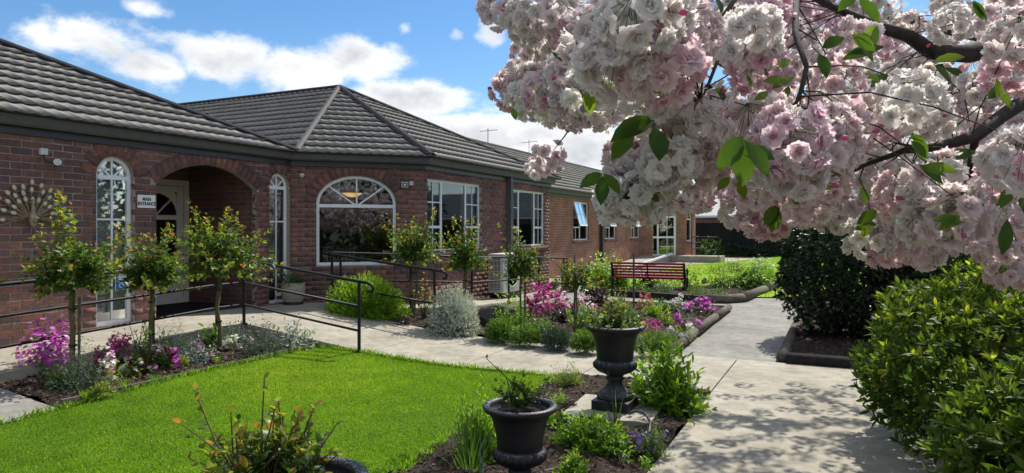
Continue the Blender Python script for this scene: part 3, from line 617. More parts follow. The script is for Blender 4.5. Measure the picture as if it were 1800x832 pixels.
def window(w, o, thick=(), thin=(), fwd=.045, rec=-.06, sill=False, parent=None, mat='white', name='window', glass=True):
    V, Fc = ring(w, outline(o), outline(o, fwd), rec-.05, rec); fr = MB().add(V, Fc)
    for k_, b in enumerate(thick): bar(fr, w, *b, rec-.045+.0015*k_, rec-.004-.002*k_)
    f = fr.build(name, MT[mat], parent or HZ, bevel=.004)
    for k_, b in enumerate(thin): bb = MB(); bar(bb, w, *b, rec-.036+.0008*k_, rec-.014-.0016*k_); bb.build('glazing_bar', MT[mat], f)
    if glass:
        P = outline(o, fwd*.5); MB().add([w.at(t, z, rec-.026) for t, z in P], [tuple(range(len(P)))]).build('pane', MT['glass'], f)
    if sill:
        s_ = MB(); a, b = o['t0']-.08, o['t1']+.08; t = a
        while t < b-.02:
            t2 = min(b, t+.11); c = w.at((t+t2)/2, o['z0']-.045, -.01); s_.box(c, (t2-t-.008, .16, .07), (w.e, (w.n-Vector((0, 0, .25))).normalized(), (Vector((0, 0, 1))+w.n*.25).normalized())); t = t2
        s_.build('sill', MT['brick'], f)
    return f
def arch_slim(o, w):
    c = (o['t0']+o['t1'])/2; a = (o['t1']-o['t0'])/2; zt = o['sp']-.02
    th = [(o['t0'], zt, o['t1'], zt, .055)]
    tn = [(c, o['z0'], c, zt, .024), (c, zt, c, o['sp']+o['rise']-.02, .026)]
    for s_ in (-1, 1): tn.append((c, zt, c+s_*a*.8, o['sp']+o['rise']*.62, .026))
    tn += [(o['t0'], o['z0']+.62, o['t1'], o['z0']+.62, .03), (o['t0'], o['z0']+1.4, o['t1'], o['z0']+1.4, .024)]
    return th, tn
for o in (OPL[0], OPL[2]):
    th, tn = arch_slim(o, WL); f = window(WL, o, th, tn, .05)
    c = (o['t0']+o['t1'])/2
    cu = MB(); cu.box(WL.at(c+.02, 1.42, -.17), (.52, .01, 2.2), (WL.e, WL.n, Vector((0, 0, 1)))); cu.build('blind', MT['curtain'], f)
o = WFa.op[0]; c = (o['t0']+o['t1'])/2; zt = o['sp']-.04
window(WFa, o, [(o['t0'], zt, o['t1'], zt, .06)], [(c, zt, c, o['sp']+o['rise']-.02, .026), (c, zt, c-.52, o['sp']+o['rise']*.66, .026), (c, zt, c+.52, o['sp']+o['rise']*.66, .026)], .055)
for o in WR.op:
    t0, t1 = o['t0'], o['t1']; L = t1-t0; a, b = t0+L*.275, t1-L*.275; th = [(a, 1.16, a, 2.56, .06), (b, 1.16, b, 2.56, .06), (t0, 1.64, a, 1.64, .05), (b, 1.64, t1, 1.64, .05)]; tn = []
    for p, q in ((t0, a), (b, t1)): m_ = (p+q)/2; tn += [(m_, 1.16, m_, 2.56, .022), (p, 2.12, q, 2.12, .022)]
    f = window(WR, o, th, tn, .05, -.055, sill=True)
wfar = Wall((0, 0), (0, 40), 0, 3, [])
for i, (a, b, z0, z1) in enumerate(far_ops):
    o = dict(t0=a, t1=b, z0=z0, sp=z1); m_ = a+(b-a)*.5
    f = window(wfar, o, [(m_, z0, m_, z1, .05), (a, z0+.48, m_, z0+.48, .05)], [((a+m_)/2, z0, (a+m_)/2, z0+.48, .025)], .05, sill=True)
    # the opening sash, pushed out at its foot
    R = Matrix.Rotation(rad(-16), 3, 'Y'); sa = MB(); h = z1-z0-.55; wd = (b-a)/2-.04
    fr = []
    for k_, (yy, zz, dy, dz) in enumerate(((0, 0, wd, .05), (0, -h, wd, .05), (-wd/2+.025, -h/2, .05, h), (wd/2-.025, -h/2, .05, h), (0, -h/2, .022, h), (0, -h/2, wd, .022))):
        sa.box(R @ Vector((0, yy, zz)), (.04-.003*k_, dy, dz), (R @ Vector((1, 0, 0)), Vector((0, 1, 0)), R @ Vector((0, 0, 1))))
    sh = sa.build('sash', MT['white'], f, loc=(.0, (a+m_)/2, z1-.03))
    MB().add([R @ Vector((0, -wd/2, -h)), R @ Vector((0, wd/2, -h)), R @ Vector((0, wd/2, 0)), R @ Vector((0, -wd/2, 0))], [(0, 1, 2, 3)]).build('pane', MT['glass'], f, loc=(.0, (a+m_)/2, z1-.03))
# side door in the far bay
o = WB.op[0]; t0, t1 = .62, 1.98
window(WB, o, [(t0+.32, FL, t0+.32, 2.3, .09), (t0, 2.2, t1, 2.2, .07), (t0, 1.2, t1, 1.2, .09), (t1-.09, FL, t1-.09, 2.2, .08)], [((t0+.32+t1)/2, FL, (t0+.32+t1)/2, 2.2, .03), (t0+.32, 1.7, t1, 1.7, .03), (t0+.32, .75, t1, .75, .03)], .05, name='door')
o = WC.op[0]; window(WC, o, [(o['t0'], 2.1, o['t1'], 2.1, .06)], [(.92, 2.1, .92, 2.5, .03)], .05, sill=True)
# ---------------------------------------------------------------- porch, inside
po = MB(); po.bx((-1.75, .5, FL-.1), (-1.652, 1.15, 2.62)); po.bx((-1.75, 1.15, 2.45), (-1.652, 2.56, 2.62)); po.bx((-1.65, 2.452, FL-.1), (-.12, 2.56, 2.62)); po.bx((-1.65, .49, FL-.1), (-.12, .598, 2.62)); po.build('porch_wall', MT['brick_porch_shaded'], HZ)
MB().bx((-1.8, .4, 2.62), (-.115, 2.6, 2.68)).build('porch_ceiling', MT['trim'], HZ)
prop(MB().bx((-1.6, .62, FL+.002), (-.16, 2.44, FL+.016)).build('doormat', MT['mat_black']), 'large black entrance mat inside the brick porch arch', 'mat')
WP = Wall((-1.65, 0), (-1.65, 3), 0, 3, [])
df = window(WP, dict(t0=1.16, t1=2.45, z0=FL, sp=2.45), [], [], .1, .03, name='door_frame', mat='cream', glass=False)
# door leaf: panels, glass with a fan light
dl = MB(); lz0, lz1, a, b = FL+.02, 2.34, 1.27, 2.34
for (p, q, r, s_) in ((a, lz0, a+.13, lz1), (b-.13, lz0, b, lz1), (a+.131, lz0, b-.131, lz0+.35), (a+.131, 2.24, b-.131, lz1), (a+.131, 1.76, b-.131, 1.84)):
    dl.box(WP.at((p+r)/2, (q+s_)/2, .0), (r-p, .045, s_-q), (WP.e, WP.n, Vector((0, 0, 1))))
dleaf = dl.build('door', MT['cream'], HZ, bevel=.003)
c = 1.81; sp = MB()
V, Fc = [], []
n = 14; arc = [(c+.4*math.cos(math.pi*i/n), 1.84+.37*math.sin(math.pi*i/n)) for i in range(n+1)]
for (t, z) in arc: V.append(WP.at(t, z, .012))
for (t, z) in arc:
    dx_, dz_ = t-c, z-1.84; k_ = min(.42/max(abs(dx_), 1e-6), .405/max(dz_, 1e-6)); V.append(WP.at(c+dx_*k_, 1.84+dz_*k_, .012))
for i in range(n): Fc.append((i, i+1, n+2+i, n+1+i))
sp.add(V, Fc); sp.build('spandrel', MT['cream'], dleaf)
for k_, (dt, dz) in enumerate(((0, .37), (.28, .26), (-.28, .26))):
    bb = MB(); bar(bb, WP, c, 1.84, c+dt, 1.84+dz, .03, -.01+.002*k_, .018+.002*k_); bb.build('glazing_bar', MT['cream'], dleaf)
MB().add([WP.at(t, z, -.004) for t, z in ((a+.1, lz0+.3), (b-.1, lz0+.3), (b-.1, 2.28), (a+.1, 2.28))], [(0, 1, 2, 3)]).build('pane', MT['glass'], dleaf)
MB().tube([WP.at(b-.06, 1.28, .03), WP.at(b-.06, 1.28, .07), WP.at(b-.18, 1.28, .07)], .012, 8).build('door_handle', MT['brass'], dleaf)
# rooms behind the windows
rm = MB()
rm.bx((-5.2, -8.5, -.2), (-5.1, 31, 2.74)); rm.bx((-5.2, -8.5, 2.75), (-.11, 3.1, 2.78)); rm.bx((-5.2, 3.1, 2.75), (-.2, 31, 2.78)); rm.bx((-.2, 5.1, 2.75), (1.5, 10.8, 2.78)); rm.bx((-5.2, -8.6, -.2), (-.1, -8.5, 2.75))
rm.bx((-5.1, 3.0, FL), (-.25, 3.06, 2.75)); rm.bx((-5.1, 12, FL), (-.12, 12.06, 2.75)); rm.build('interior_wall', MT['inside'], HZ)
MB().prism([(-5.1, -8.5), (-.12, -8.5), (-.12, 3.3), (1.57, 4.98), (1.57, 10.8), (-.12, 10.8), (-.12, 30.8), (-5.1, 30.8)], -.05, FL-.01).build('interior_floor', MT['carpet'], HZ)
for (yy, s_) in ((5.15, .5), (6.55, .5), (8.72, .45), (10.2, .45)):
    mb = MB(); n = 12; V = []
    for i in range(n+1):
        for z in (FL+.3, 2.6): V.append((1.5+.02*math.sin(i*1.9), yy+s_*i/n, z))
    mb.add(V, [(2*i, 2*i+2, 2*i+3, 2*i+1) for i in range(n)]); mb.build('curtain', MT['curtain'], HZ)
# pendant lamp and patterned armchair seen through the arched window
Lp = Vector((-.25, 5.2, 2.3)); lamp = thing('pendant_lamp', 'lit amber glass bowl lamp hanging behind the wide arched window', 'lamp', Lp)
MB().lathe([(.01, -.05), (.1, -.035), (.19, .02), (.2, .03), (.17, .025), (.02, -.02)], n=24).build('lamp_shade', MT['glow'], lamp, smooth=True)
MB().tube([(0, 0, 0), (0, 0, .45)], .008, 6).build('rod', MT['brass'], lamp)
MB().lathe([(.01, .4), (.09, .42), (.1, .45), (.01, .452)], n=20).build('ceiling_rose', MT['glow'], lamp, smooth=True)
ar = thing('armchair', 'black and cream patterned armchair back inside the arched window', 'armchair', (.28, 4.18, FL), rz=rad(45))
MB().box((0, 0, .25), (.7, .6, .38)).build('seat', MT['upholstery'], ar, bevel=.05)
MB().box((0, -.22, .62), (.66, .16, .75)).build('backrest', MT['upholstery'], ar, bevel=.07)
for s_ in (-1, 1): MB().box((s_*.34, .02, .36), (.13, .6, .5)).build('armrest', MT['upholstery'], ar, bevel=.05)
# ---------------------------------------------------------------- roofs
ZE = 2.93; RZ = []
PR = .183; TL = .37
def tile_template():
    n = 7; V = []; Fc = []
    for i in range(n):
        x = PR*i/(n-1); h = .017*abs(2*i/(n-1)-1)**1.5
        V += [(x, .1, -.004+h*.3), (x, 0, .03+h*1.9), (x, TL+.09, .001+h*.7)]
    for i in range(n-1):
        a, b = 3*i, 3*i+3; Fc += [[a, b, b+1, a+1], [a+1, b+1, b+2, a+2]]
    return V, Fc
TTV, TTF = tile_template()
TM = np_mesh('tile', TTV, TTF, np.zeros(len(TTV))); TM.materials.append(MT['tile'])
tbag = Bag(); tbag_far = Bag()
def roof(poly, far=False, solo_n=0, under=True):
    """poly: plan+height points, first two are the eave"""
    P = [Vector(p) for p in poly]; ex = (P[1]-P[0]).normalized(); n = ex.cross(P[2]-P[0]).normalized()
    if n.z < 0: n = -n
    ey = n.cross(ex)
    if ey.z < 0: ex = -ex; ey = n.cross(ex)
    O = P[0]; loc = [((p-O).dot(ex), (p-O).dot(ey)) for p in P]; xs = [a for a, b in loc]; ys = [b for a, b in loc]
    ro = MB().add([p-n*.012 for p in P], [tuple(range(len(P)))]).build('roof', MT['trim'], HZ)
    pts = []; x0 = math.floor(min(xs)/PR)*PR; nrow = int(max(ys)/TL)+1
    pp = np.array(loc)
    for j in range(nrow):
        x = x0
        while x < max(xs)+PR: pts.append((x, j*TL-.045)); x += PR
    A = np.array(pts); C = A+np.array([PR/2, TL/2])
    # keep the ones that touch the polygon
    big = []; ce = pp.mean(0)
    dmin = np.full(len(A), 1e9)
    for i in range(len(pp)):
        a, b = pp[i], pp[(i+1) % len(pp)]; e = (b-a)/np.linalg.norm(b-a); no = np.array([e[1], -e[0]])
        if np.dot(ce-a, no) < 0: no = -no
        s_ = (C-a) @ no
        if i == 0: s_ = s_+10
        dmin = np.minimum(dmin, s_)
    keep = dmin > -.3; A = A[keep]; dmin = dmin[keep]
    on, nn, oe, oy = np.array(O), np.array(n), np.array(ex), np.array(ey)
    Q = on+A[:, :1]*oe+A[:, 1:]*oy
    own = np.zeros(len(A), bool)
    if solo_n:
        u, v, dd = proj(Q); okk = (dmin > .26) & (u > -25) & (u < 1800) & (v > -20); idx = np.argsort(np.where(okk, dd, 1e9))[:solo_n]; own[idx[okk[idx]]] = True
        R = Matrix((ex, ey, n)).transposed().to_euler()
        for q in Q[own]: link('tile', TM, ro, None, Vector(q)+n*random.uniform(-.001, .002), R)
    if (~own).any():
        q = Q[~own]; m = len(q); V, Fq, T = scatter(TTV, TTF, q, np.repeat(oy[None], m, 0), np.repeat(nn[None], m, 0), 1.0, RNG.random(m))
        me = np_mesh('t', V, Fq, T); bm = bmesh.new(); bm.from_mesh(me)
        for i in range(1, len(P)):
            a, b = P[i], P[(i+1) % len(P)]; no = (b-a).cross(n).normalized(); cen = sum(P, Vector())/len(P)
            if no.dot(cen-a) > 0: no = -no
            bmesh.ops.bisect_plane(bm, geom=bm.verts[:]+bm.edges[:]+bm.faces[:], plane_co=a, plane_no=no, clear_outer=True)
        bmesh.ops.triangulate(bm, faces=bm.faces[:]); bm.to_mesh(me); bm.free()
        k = len(me.vertices); V = np.zeros(k*3, np.float32); me.vertices.foreach_get('co', V); Fq = np.zeros(len(me.polygons)*3, np.int32); me.polygons.foreach_get('vertices', Fq); T = np.zeros(k, np.float32); me.attributes['tint'].data.foreach_get('value', T)
        (tbag_far if far else tbag).put(V.reshape(-1, 3), Fq.reshape(-1, 3), T); bpy.data.meshes.remove(me)
    return ro
def cap(A, B, n1, mat='cap', wd=.18, up=.03, name='ridge_cap'):
    A, B = Vector(A), Vector(B); d = (B-A).normalized(); s_ = d.cross(Vector(n1)).normalized(); u = s_.cross(d)
    if u.z < 0: u = -u
    mb = MB(); L = (B-A).length; sec = [(-wd/2, .0), (-wd/2, .035), (-wd*.2, .075), (wd*.2, .075), (wd/2, .035), (wd/2, .0)]
    V = [A+s_*a+u*(b+up-.02) for a, b in sec]+[B+s_*a+u*(b+up-.02) for a, b in sec]; k = len(sec)
    mb.add(V, [tuple(range(k)), tuple(range(k, 2*k))[::-1]]+[(i, (i+1) % k, k+(i+1) % k, k+i) for i in range(k)]); mb.build(name, MT[mat], HZ)
C1 = (.22, 3.11, ZE); C2 = (1.915, 4.804, ZE); C3 = (1.915, 11.15, ZE); APX = (-2.25, 7.2, 5.02)
SL = .49
HL = (.22-4.1, 3.11-4.1, ZE+4.1*SL)
roof([(.22, -9, ZE), C1, HL, (HL[0], -9, HL[2])], solo_n=300)
roof([C1, (-8, 3.11, ZE), HL])
RE = (-12, 7.2, 5.02)
roof([(-12, 3.11, ZE), C1, APX, RE]); roof([C1, C2, APX]); roof([C2, C3, APX]); roof([C3, (-12, 11.15, ZE), RE, APX])
FRh = ZE+4.12*SL; FA = (-3.9, 15.32, FRh); FB = (-3.9, 40, FRh)
roof([(.22, 11.2, ZE), (.22, 29, ZE), (-3.9, 33.1, FRh), FA], far=True); roof([(-8, 11.2, ZE), (.22, 11.2, ZE), FA], far=True)
AP2 = (-1.4, 29.8, 4.55); roof([(.22, 26.5, ZE), (1.97, 28.25, ZE), AP2], far=True); roof([(1.97, 28.25, ZE), (1.97, 31.3, ZE), AP2], far=True); roof([(-3, 26.5, ZE), (.22, 26.5, ZE), AP2], far=True)
prop(tbag.build('roof_tiling', MT['tile'], HZ), kind='stuff'); prop(tbag_far.build('roof_tiling', MT['tile_far'], HZ), kind='stuff')
cap(HL, C1, (.5, .5, 1)); cap((HL[0], -9, HL[2]), HL, (0, 0, 1))
cap(APX, (C1[0]+.0, C1[1]+.03, ZE), (0, -.4, 1), 'ridge', .12); cap(APX, C2, (.4, -.3, 1)); cap(APX, C3, (.4, .4, 1)); cap(APX, RE, (0, 0, 1)); cap(FA, (.22, 11.2, ZE), (.3, -.3, 1), 'ridge', up=.035); cap(FA, FB, (0, 0, 1), 'ridge')
# eaves: fascia, gutter, soffit
EV = [(0, -9), (0, 3.2), (1.695, 4.895), (1.695, 11.0)]
MB().sweep([(.012, 2.715), (.035, 2.715), (.035, 2.9), (.012, 2.9)], EV).build('fascia', MT['trim'], HZ)
MB().sweep([(-.03, 2.742), (.03, 2.742), (.03, 2.75), (-.03, 2.75)], EV).build('soffit', MT['trim'], HZ)
gp = [(.042, 2.815), (.12, 2.805), (.155, 2.83), (.165, 2.9), (.185, 2.925), (.2, 2.932), (.2, 2.945), (.175, 2.945), (.15, 2.92), (.14, 2.85), (.06, 2.83), (.06, 2.93), (.042, 2.93)]
MB().sweep(gp, EV[:2]+[EV[2], (1.695, 11.0)]).build('gutter', MT['trim_grey'], HZ)
MB().sweep([(.0, 2.74), (-.0, 2.9), (.035, 2.9), (.035, 2.72)], [(1.73, 11.0), (.3, 11.0)][::-1]).build('fascia', MT['trim_grey'], HZ)
EF = [(0, 11.05), (0, 26.6), (1.75, 28.35), (1.75, 31)]
MB().sweep([(.012, 2.715), (.035, 2.715), (.035, 2.9), (.012, 2.9)], EF).build('fascia', MT['trim_grey'], HZ); MB().sweep(gp, EF).build('gutter', MT['trim_grey'], HZ)
for (x, y_, wd) in ((1.75, 8.42, .12), (.07, 20.25, .1)):
    dp = MB(); dp.bx((x-.05, y_-wd/2, .05), (x+.07, y_+wd/2, 2.8)); dp.build('downpipe', MT['trim_grey'] if x > 1 else MT['trim'], HZ)
# white edged ramp up to the side door
rp = MB().prism([(.01, 19.5), (1.25, 19.5), (1.25, 27), (.4, 27), (.01, 26.6)], -.3, [.02, .02, FL, FL, FL]); struct('ramp', rp, MT['concrete'])
prop(MB().add([(1.26, 19.5, .02), (1.36, 19.5, .02), (1.36, 27.2, FL+.06), (1.26, 27.2, FL+.06), (1.26, 19.5, .1), (1.36, 19.5, .1), (1.36, 27.2, FL+.14), (1.26, 27.2, FL+.14)], [(0, 1, 2, 3), (4, 5, 6, 7), (0, 1, 5, 4), (1, 2, 6, 5), (2, 3, 7, 6), (3, 0, 4, 7)]).build('ramp_kerb', MT['white']), 'white painted kerb sloping up to the side door', 'kerb')
struct('landing', MB().prism([(1.25, 27.0), (3.6, 27.2), (3.6, 28.6), (1.9, 28.5), (.4, 27)], -.3, FL), MT['concrete'])
# television aerials on the far ridge
for px, lab in ((858, 'thin television aerial on the far ridge, the taller one'), (930, 'thin television aerial on the far ridge beside the blossom')):
    Yd = {858: 27.1, 930: 30.0}[px]; b = D(px, 250, Yd); b.x = -3.9; 
    k = (px-900)/F; s_ = ((-3.9-CX)*(CT+k*ST) + 0)  # solve along the ridge
    yy = CY + (CX+3.9)*(CT+k*ST)/(ST-k*CT)*-1 if False else None
    best = min((abs(float(proj(np.array((-3.9, q, FRh)))[0])-px), q) for q in np.arange(15.4, 39, .05))[1]
    t = thing('tv_aerial', lab, 'aerial', (-3.9, best, FRh+.03))
    MB().tube([(0, 0, 0), (0, 0, .62)], .014, 6).build('mast', MT['steel'], t)
    MB().tube([(-.3, -.1, .5), (.35, .12, .55)], .01, 5).build('boom', MT['steel'], t)
    for i in range(6): MB().tube([(-.3+.13*i, -.1+.04*i-.1*(.6+.1*i), .5+.01*i), (-.3+.13*i, -.1+.04*i+.1*(.6+.1*i), .5+.01*i)], .006, 5).build('rod', MT['steel'], t)
# ================================================================ railings
def railing(label, posts, rails, ends=(None, None), r=.021, post_r=.021, skip=()):
    o = Vector(posts[0]); t = thing('handrail', label, 'railing', o)
    P = [Vector(p)-o for p in posts]; top = max(rails)
    for i, p in enumerate(P):
        if i in skip: continue
        po_ = MB().tube([p-Vector((0, 0, .02)), p+Vector((0, 0, top))], post_r, 8); po_.lathe([(.05, -.002), (.05, .008)], p, 10); po_.build('post', MT['steel'], t, smooth=False)
    for h in rails:
        pts = [p+Vector((0, 0, h)) for p in P]
        if h == top:
            if ends[1]:                                # rolled-over end
                d = (P[-1]-P[-2]).normalized(); q = pts[-1]
                pts += [q+d*.12+Vector((0, 0, .005)), q+d*.19-Vector((0, 0, .01)), q+d*.22-Vector((0, 0, .05)), q+d*.2-Vector((0, 0, .095)), q+d*.15-Vector((0, 0, .1))]
            if ends[0]:
                d = (P[0]-P[1]).normalized(); q = pts[0]; pts = [q+d*.2, q+d*.1]+pts
        MB().tube(pts, r if h == top else r*.8, 8).build('rail', MT['steel'], t, smooth=True)
    return t
RL = (.26, .56, .87)
def rampz(y): return FL+.046*(min(y, .45)-.45)
railing('black tube handrail along the left ramp and down beside the lawn', [(1.38, -4.6, rampz(-4.6)), (1.38, -2.3, rampz(-2.3)), (1.38, -.47, rampz(-.47)), (1.38, .45, FL), (1.38, .9, FL), (3.34, .9, .078)], (.26, .56, .87), (None, 1))
railing('black handrail on the house side of the sloping entrance path', [(1.3, 2.78, FL-.02), (3.25, 2.78, .085)], (.4, .9), (1, 1))
railing('black handrail following the bay and the far ramp past the air conditioner', [(1.36, 2.92, FL), (2.1, 3.85, .26), (2.78, 4.77, .2), (2.78, 6.27, .14), (2.78, 7.77, .08), (2.78, 9.27, .01)], (.45, .9), (1, 1))
fr_ = railing('thin handrail on the landing by the far side door', [(3.5, 27.3, FL), (1.95, 28.9, FL), (1.9, 31, FL)], (.3, .6, .9), r=.025)
# ================================================================ small wall fittings
XY = (Vector((0, 1, 0)), Vector((1, 0, 0)), Vector((0, 0, 1)))
def text(body, size, mat, name='lettering', parent=None, loc=(0, 0, 0), rot=(0, 0, 0), ext=.0015, bold=0.0, sx=1.0):
    cu = bpy.data.curves.new(name, 'FONT'); cu.body = body; cu.size = size; cu.align_x = 'CENTER'; cu.align_y = 'CENTER'; cu.extrude = ext; cu.space_line = .95; cu.offset = bold
    tmp = bpy.data.objects.new('tmp', cu); COL.objects.link(tmp); me = bpy.data.meshes.new_from_object(tmp.evaluated_get(bpy.context.evaluated_depsgraph_get())); bpy.data.objects.remove(tmp)
    o = link(name, me, parent, mat, loc, rot); o.scale.x = sx; return o
sg = thing('entrance_sign', 'white sign reading MAIN ENTRANCE on the pier beside the porch', 'sign', (.004, .445, 1.985))
MB().bx((0, -.135, -.09), (.012, .135, .09)).build('board', MT['sign_white'], sg, bevel=.004)
text('MAIN\nENTRANCE', .066, MT['ink'], parent=sg, loc=(.0135, 0, -.002), rot=(rad(90), 0, rad(90)), bold=.0016, sx=.8)
def sticker(label, y, z, s_, x=-.058):
    t = thing('access_sticker', label, 'sticker', (x, y, z))
    MB().bx((0, -s_/2, -s_/2), (.003, s_/2, s_/2)).build('panel', MT['sign_white'], t)
    MB().bx((.0032, -s_*.46, -s_*.46), (.0045, s_*.46, s_*.46)).build('field', MT['blue'], t)
    m = MB(); k = s_; c = [(.006, k*q[0], k*q[1]) for q in [(0.02-.2*math.sin(a), -.12-.2*math.cos(a)) for a in np.linspace(-1.2, 3.5, 16)]]
    m.tube(c, k*.03, 6); m.tube([(.006, -.06*k, .2*k), (.006, -.04*k, -.02*k), (.006, .14*k, -.04*k), (.006, .22*k, -.24*k), (.006, .3*k, -.22*k)], k*.035, 6); m.tube([(.006, -.05*k, .1*k), (.006, .12*k, .09*k)], k*.028, 6); m.lathe([(.001, -.05*k), (.05*k, 0), (.001, .05*k)], (.006, -.06*k, .3*k), 10)
    m.build('wheelchair_symbol', MT['sign_white'], t)
sticker('blue wheelchair access sticker low on the slim window left of the porch', .12, .86, .17)
sticker('blue wheelchair access sticker on the slim window right of the porch', 2.88, .99, .15)
# peacock wall ornament
pk = thing('peacock_ornament', 'metal peacock wall ornament with fanned tail of cream discs', 'ornament', (.02, -1.06, 1.74))
b = MB().lathe([(.005, -.12), (.035, -.09), (.052, -.03), (.042, .04), (.024, .09), (.018, .15), (.026, .175), (.02, .2), (.004, .215)], (.03, .0, 0), 14); b.build('body', MT['brass'], pk, smooth=True)
MB().tube([(.03, -.01, .185), (.035, -.05, .175)], [.012, .003], 6).build('beak', MT['brass'], pk)
MB().tube([(.03, -.01, -.11), (.03, -.02, -.19), (.03, -.1, -.2)], .005, 5).build('leg', MT['brass'], pk); MB().tube([(.03, .02, -.11), (.03, .03, -.2), (.03, .1, -.195)], .005, 5).build('leg', MT['brass'], pk)
sm = MB()
for ringr, n_, a0 in ((.23, 9, 76), (.32, 11, 96), (.41, 15, 104)):
    for i in range(n_):
        a = rad(-a0+2*a0*i/(n_-1))+random.gauss(0, .02); rr = ringr*random.uniform(.93, 1.05); p = Vector((.015, math.sin(a)*rr, math.cos(a)*rr*.98))
        sm.tube([(.012, math.sin(a)*.05, .0), p], .006, 4)
        f = MB(); V = []; n2 = 10; u = Vector((0, math.sin(a), math.cos(a))); s_ = Vector((0, math.cos(a), -math.sin(a)))
        for k in range(n2): g = 2*math.pi*k/n2; V.append(p+u*.038*math.cos(g)+s_*.026*math.sin(g)*(1-.25*math.cos(g)))
        V += [q+Vector((.008, 0, 0)) for q in V]; f.add(V, [tuple(range(n2)), tuple(range(n2, 2*n2))]+[(k, (k+1) % n2, n2+(k+1) % n2, n2+k) for k in range(n2)])
        fo = f.build('feather', MT['brass'], pk); e = MB(); V = []
        for k in range(8): g = 2*math.pi*k/8; V.append(p+Vector((.0095, 0, 0))+u*(.004+.029*math.cos(g))+s_*.019*math.sin(g))
        e.add(V, [tuple(range(8))]); e.build('feather_eye', MT['feather'], fo)
sm.build('feather_stems', MT['brass'], pk)
# sensor light near the peacock
sl_ = thing('security_light', 'small round security lamp with pale sensor box above the peacock', 'light', (.0, -.93, 2.46))
MB().bx((0, -.045, .04), (.05, .045, .12)).build('sensor_box', MT['plastic'], sl_, bevel=.008)
MB().tube([(.03, 0, .05), (.03, .0, -.01), (.05, .05, -.05), (.08, .09, -.04)], .008, 6).build('cable', MT['black'], sl_)
MB().lathe([(.02, -.05), (.04, -.03), (.05, .03), (.055, .035), (.048, .03), (.01, .02)], (0, 0, 0), 16).build('lamp_head', MT['black'], sl_, smooth=True, loc=(.1, .12, -.05), rot=(rad(0), rad(75), rad(-25)))
MB().lathe([(.001, .031), (.045, .031), (.045, .034), (.001, .034)], (0, 0, 0), 16).build('lens', MT['plastic'], sl_, loc=(.1, .12, -.05), rot=(rad(0), rad(75), rad(-25)))
def on_facet(t, z, o=0): return WFa.at(t, z, o)
c_ = thing('dome_camera', 'small white dome sensor on the bay wall under the gutter', 'camera', on_facet(.2, 2.55, .01)); c_.rotation_euler.z = rad(-45)
MB().bx((0, -.04, -.02), (.06, .04, .03)).build('housing', MT['plastic'], c_, bevel=.01)
MB().lathe([(.001, -.05), (.025, -.04), (.034, -.02), (.034, .0)], (.04, 0, 0), 14).build('dome', MT['ac_grey'], c_, smooth=True)
fl = thing('flood_light', 'square black floodlight with grey junction box by the arched bay window', 'light', on_facet(2.02, 2.42, .01)); fl.rotation_euler.z = rad(-45)
MB().bx((.0, -.06, -.05), (.05, .06, .05)).build('housing', MT['plastic'], fl, bevel=.006); MB().bx((.051, -.045, -.035), (.054, .045, .035)).build('lens', MT['black'], fl); MB().bx((.0545, -.02, -.02), (.057, .02, .018)).build('led_chip', MT['sign_white'], fl)
MB().bx((0, .085, -.01), (.045, .16, .07)).build('junction_box', MT['ac_grey'], fl, bevel=.005); MB().tube([(.02, .12, -.01), (.02, .11, -.09), (.02, .03, -.1), (.02, 0, -.05)], .005, 5).build('cable', MT['black'], fl)
# ================================================================ heat pump
ac = thing('air_conditioner', 'pale grey outdoor air conditioning unit standing against the brick wall', 'air conditioner', (2.02, 7.6, .12))
MB().bx((-.18, -.42, .1), (.18, .48, .92)).build('casing', MT['ac_grey'], ac, bevel=.015)
MB().bx((-.185, -.425, .921), (.2, .49, .945)).build('lid', MT['plastic'], ac, bevel=.006)
MB().bx((-.15, -.424, .16), (.12, -.4215, .86)).build('coil', MT['black'], ac)
for i in range(9): MB().bx((-.15+.27*i/8-.006, -.434, .15), (-.15+.27*i/8+.006, -.4245, .87)).build('grille_bar', MT['ac_grey'], ac)
for i in range(6): MB().bx((-.15, -.438, .2+.12*i), (.12, -.4345, .212+.12*i)).build('grille_bar', MT['ac_grey'], ac)
MB().lathe([(.3, 0), (.3, .012), (.27, .012), (.27, 0)], (0, 0, 0), 28).build('fan_ring', MT['plastic'], ac, loc=(.181, .05, .5), rot=(0, rad(90), 0))
MB().bx((.1, -.4, -.06), (.16, .46, .098)).build('foot', MT['black'], ac); MB().bx((-.16, -.4, -.06), (-.1, .46, .098)).build('foot', MT['black'], ac)
# ================================================================ bench
bp = D(1140, 455, 17.2); be = thing('garden_bench', 'dark red slatted garden bench with black iron ends, seen from behind', 'bench', (bp.x, bp.y, .03), rz=rad(4))
for i in range(6): MB().box((0, -.02-.035*i+.1*0, .40+.085*i), (2.0, .028, .062), (Vector((1, 0, 0)), Vector((0, .95, .3)).normalized(), Vector((0, -.3, .95)).normalized())).build('back_slat', MT['bench_red'], be, bevel=.006)
for i in range(5): MB().box((0, .09+.085*i, .42), (2.0, .068, .028)).build('seat_slat', MT['bench_red'], be, bevel=.006)
for xx in (-1.0, 1.0):
    m = MB(); m.tube([(xx, -.24, .86), (xx, -.1, .52), (xx, .02, .4), (xx, -.1, .2), (xx, -.2, 0)], .034, 8); m.tube([(xx, .02, .4), (xx, .45, .4), (xx, .5, .3), (xx, .44, .12), (xx, .52, 0)], .032, 8); m.tube([(xx, -.12, .6), (xx, .1, .66), (xx, .36, .66), (xx, .48, .62), (xx, .5, .55), (xx, .44, .52)], .03, 8); m.tube([(xx, .4, .62), (xx, .44, .5), (xx, .4, .4)], .024, 6); m.tube([(xx, -.2, .1), (xx, .1, .18), (xx, .5, .1)], .02, 6)
    m.build('iron_end', MT['steel'], be, smooth=True)
be.scale = (.9, .9, .86)
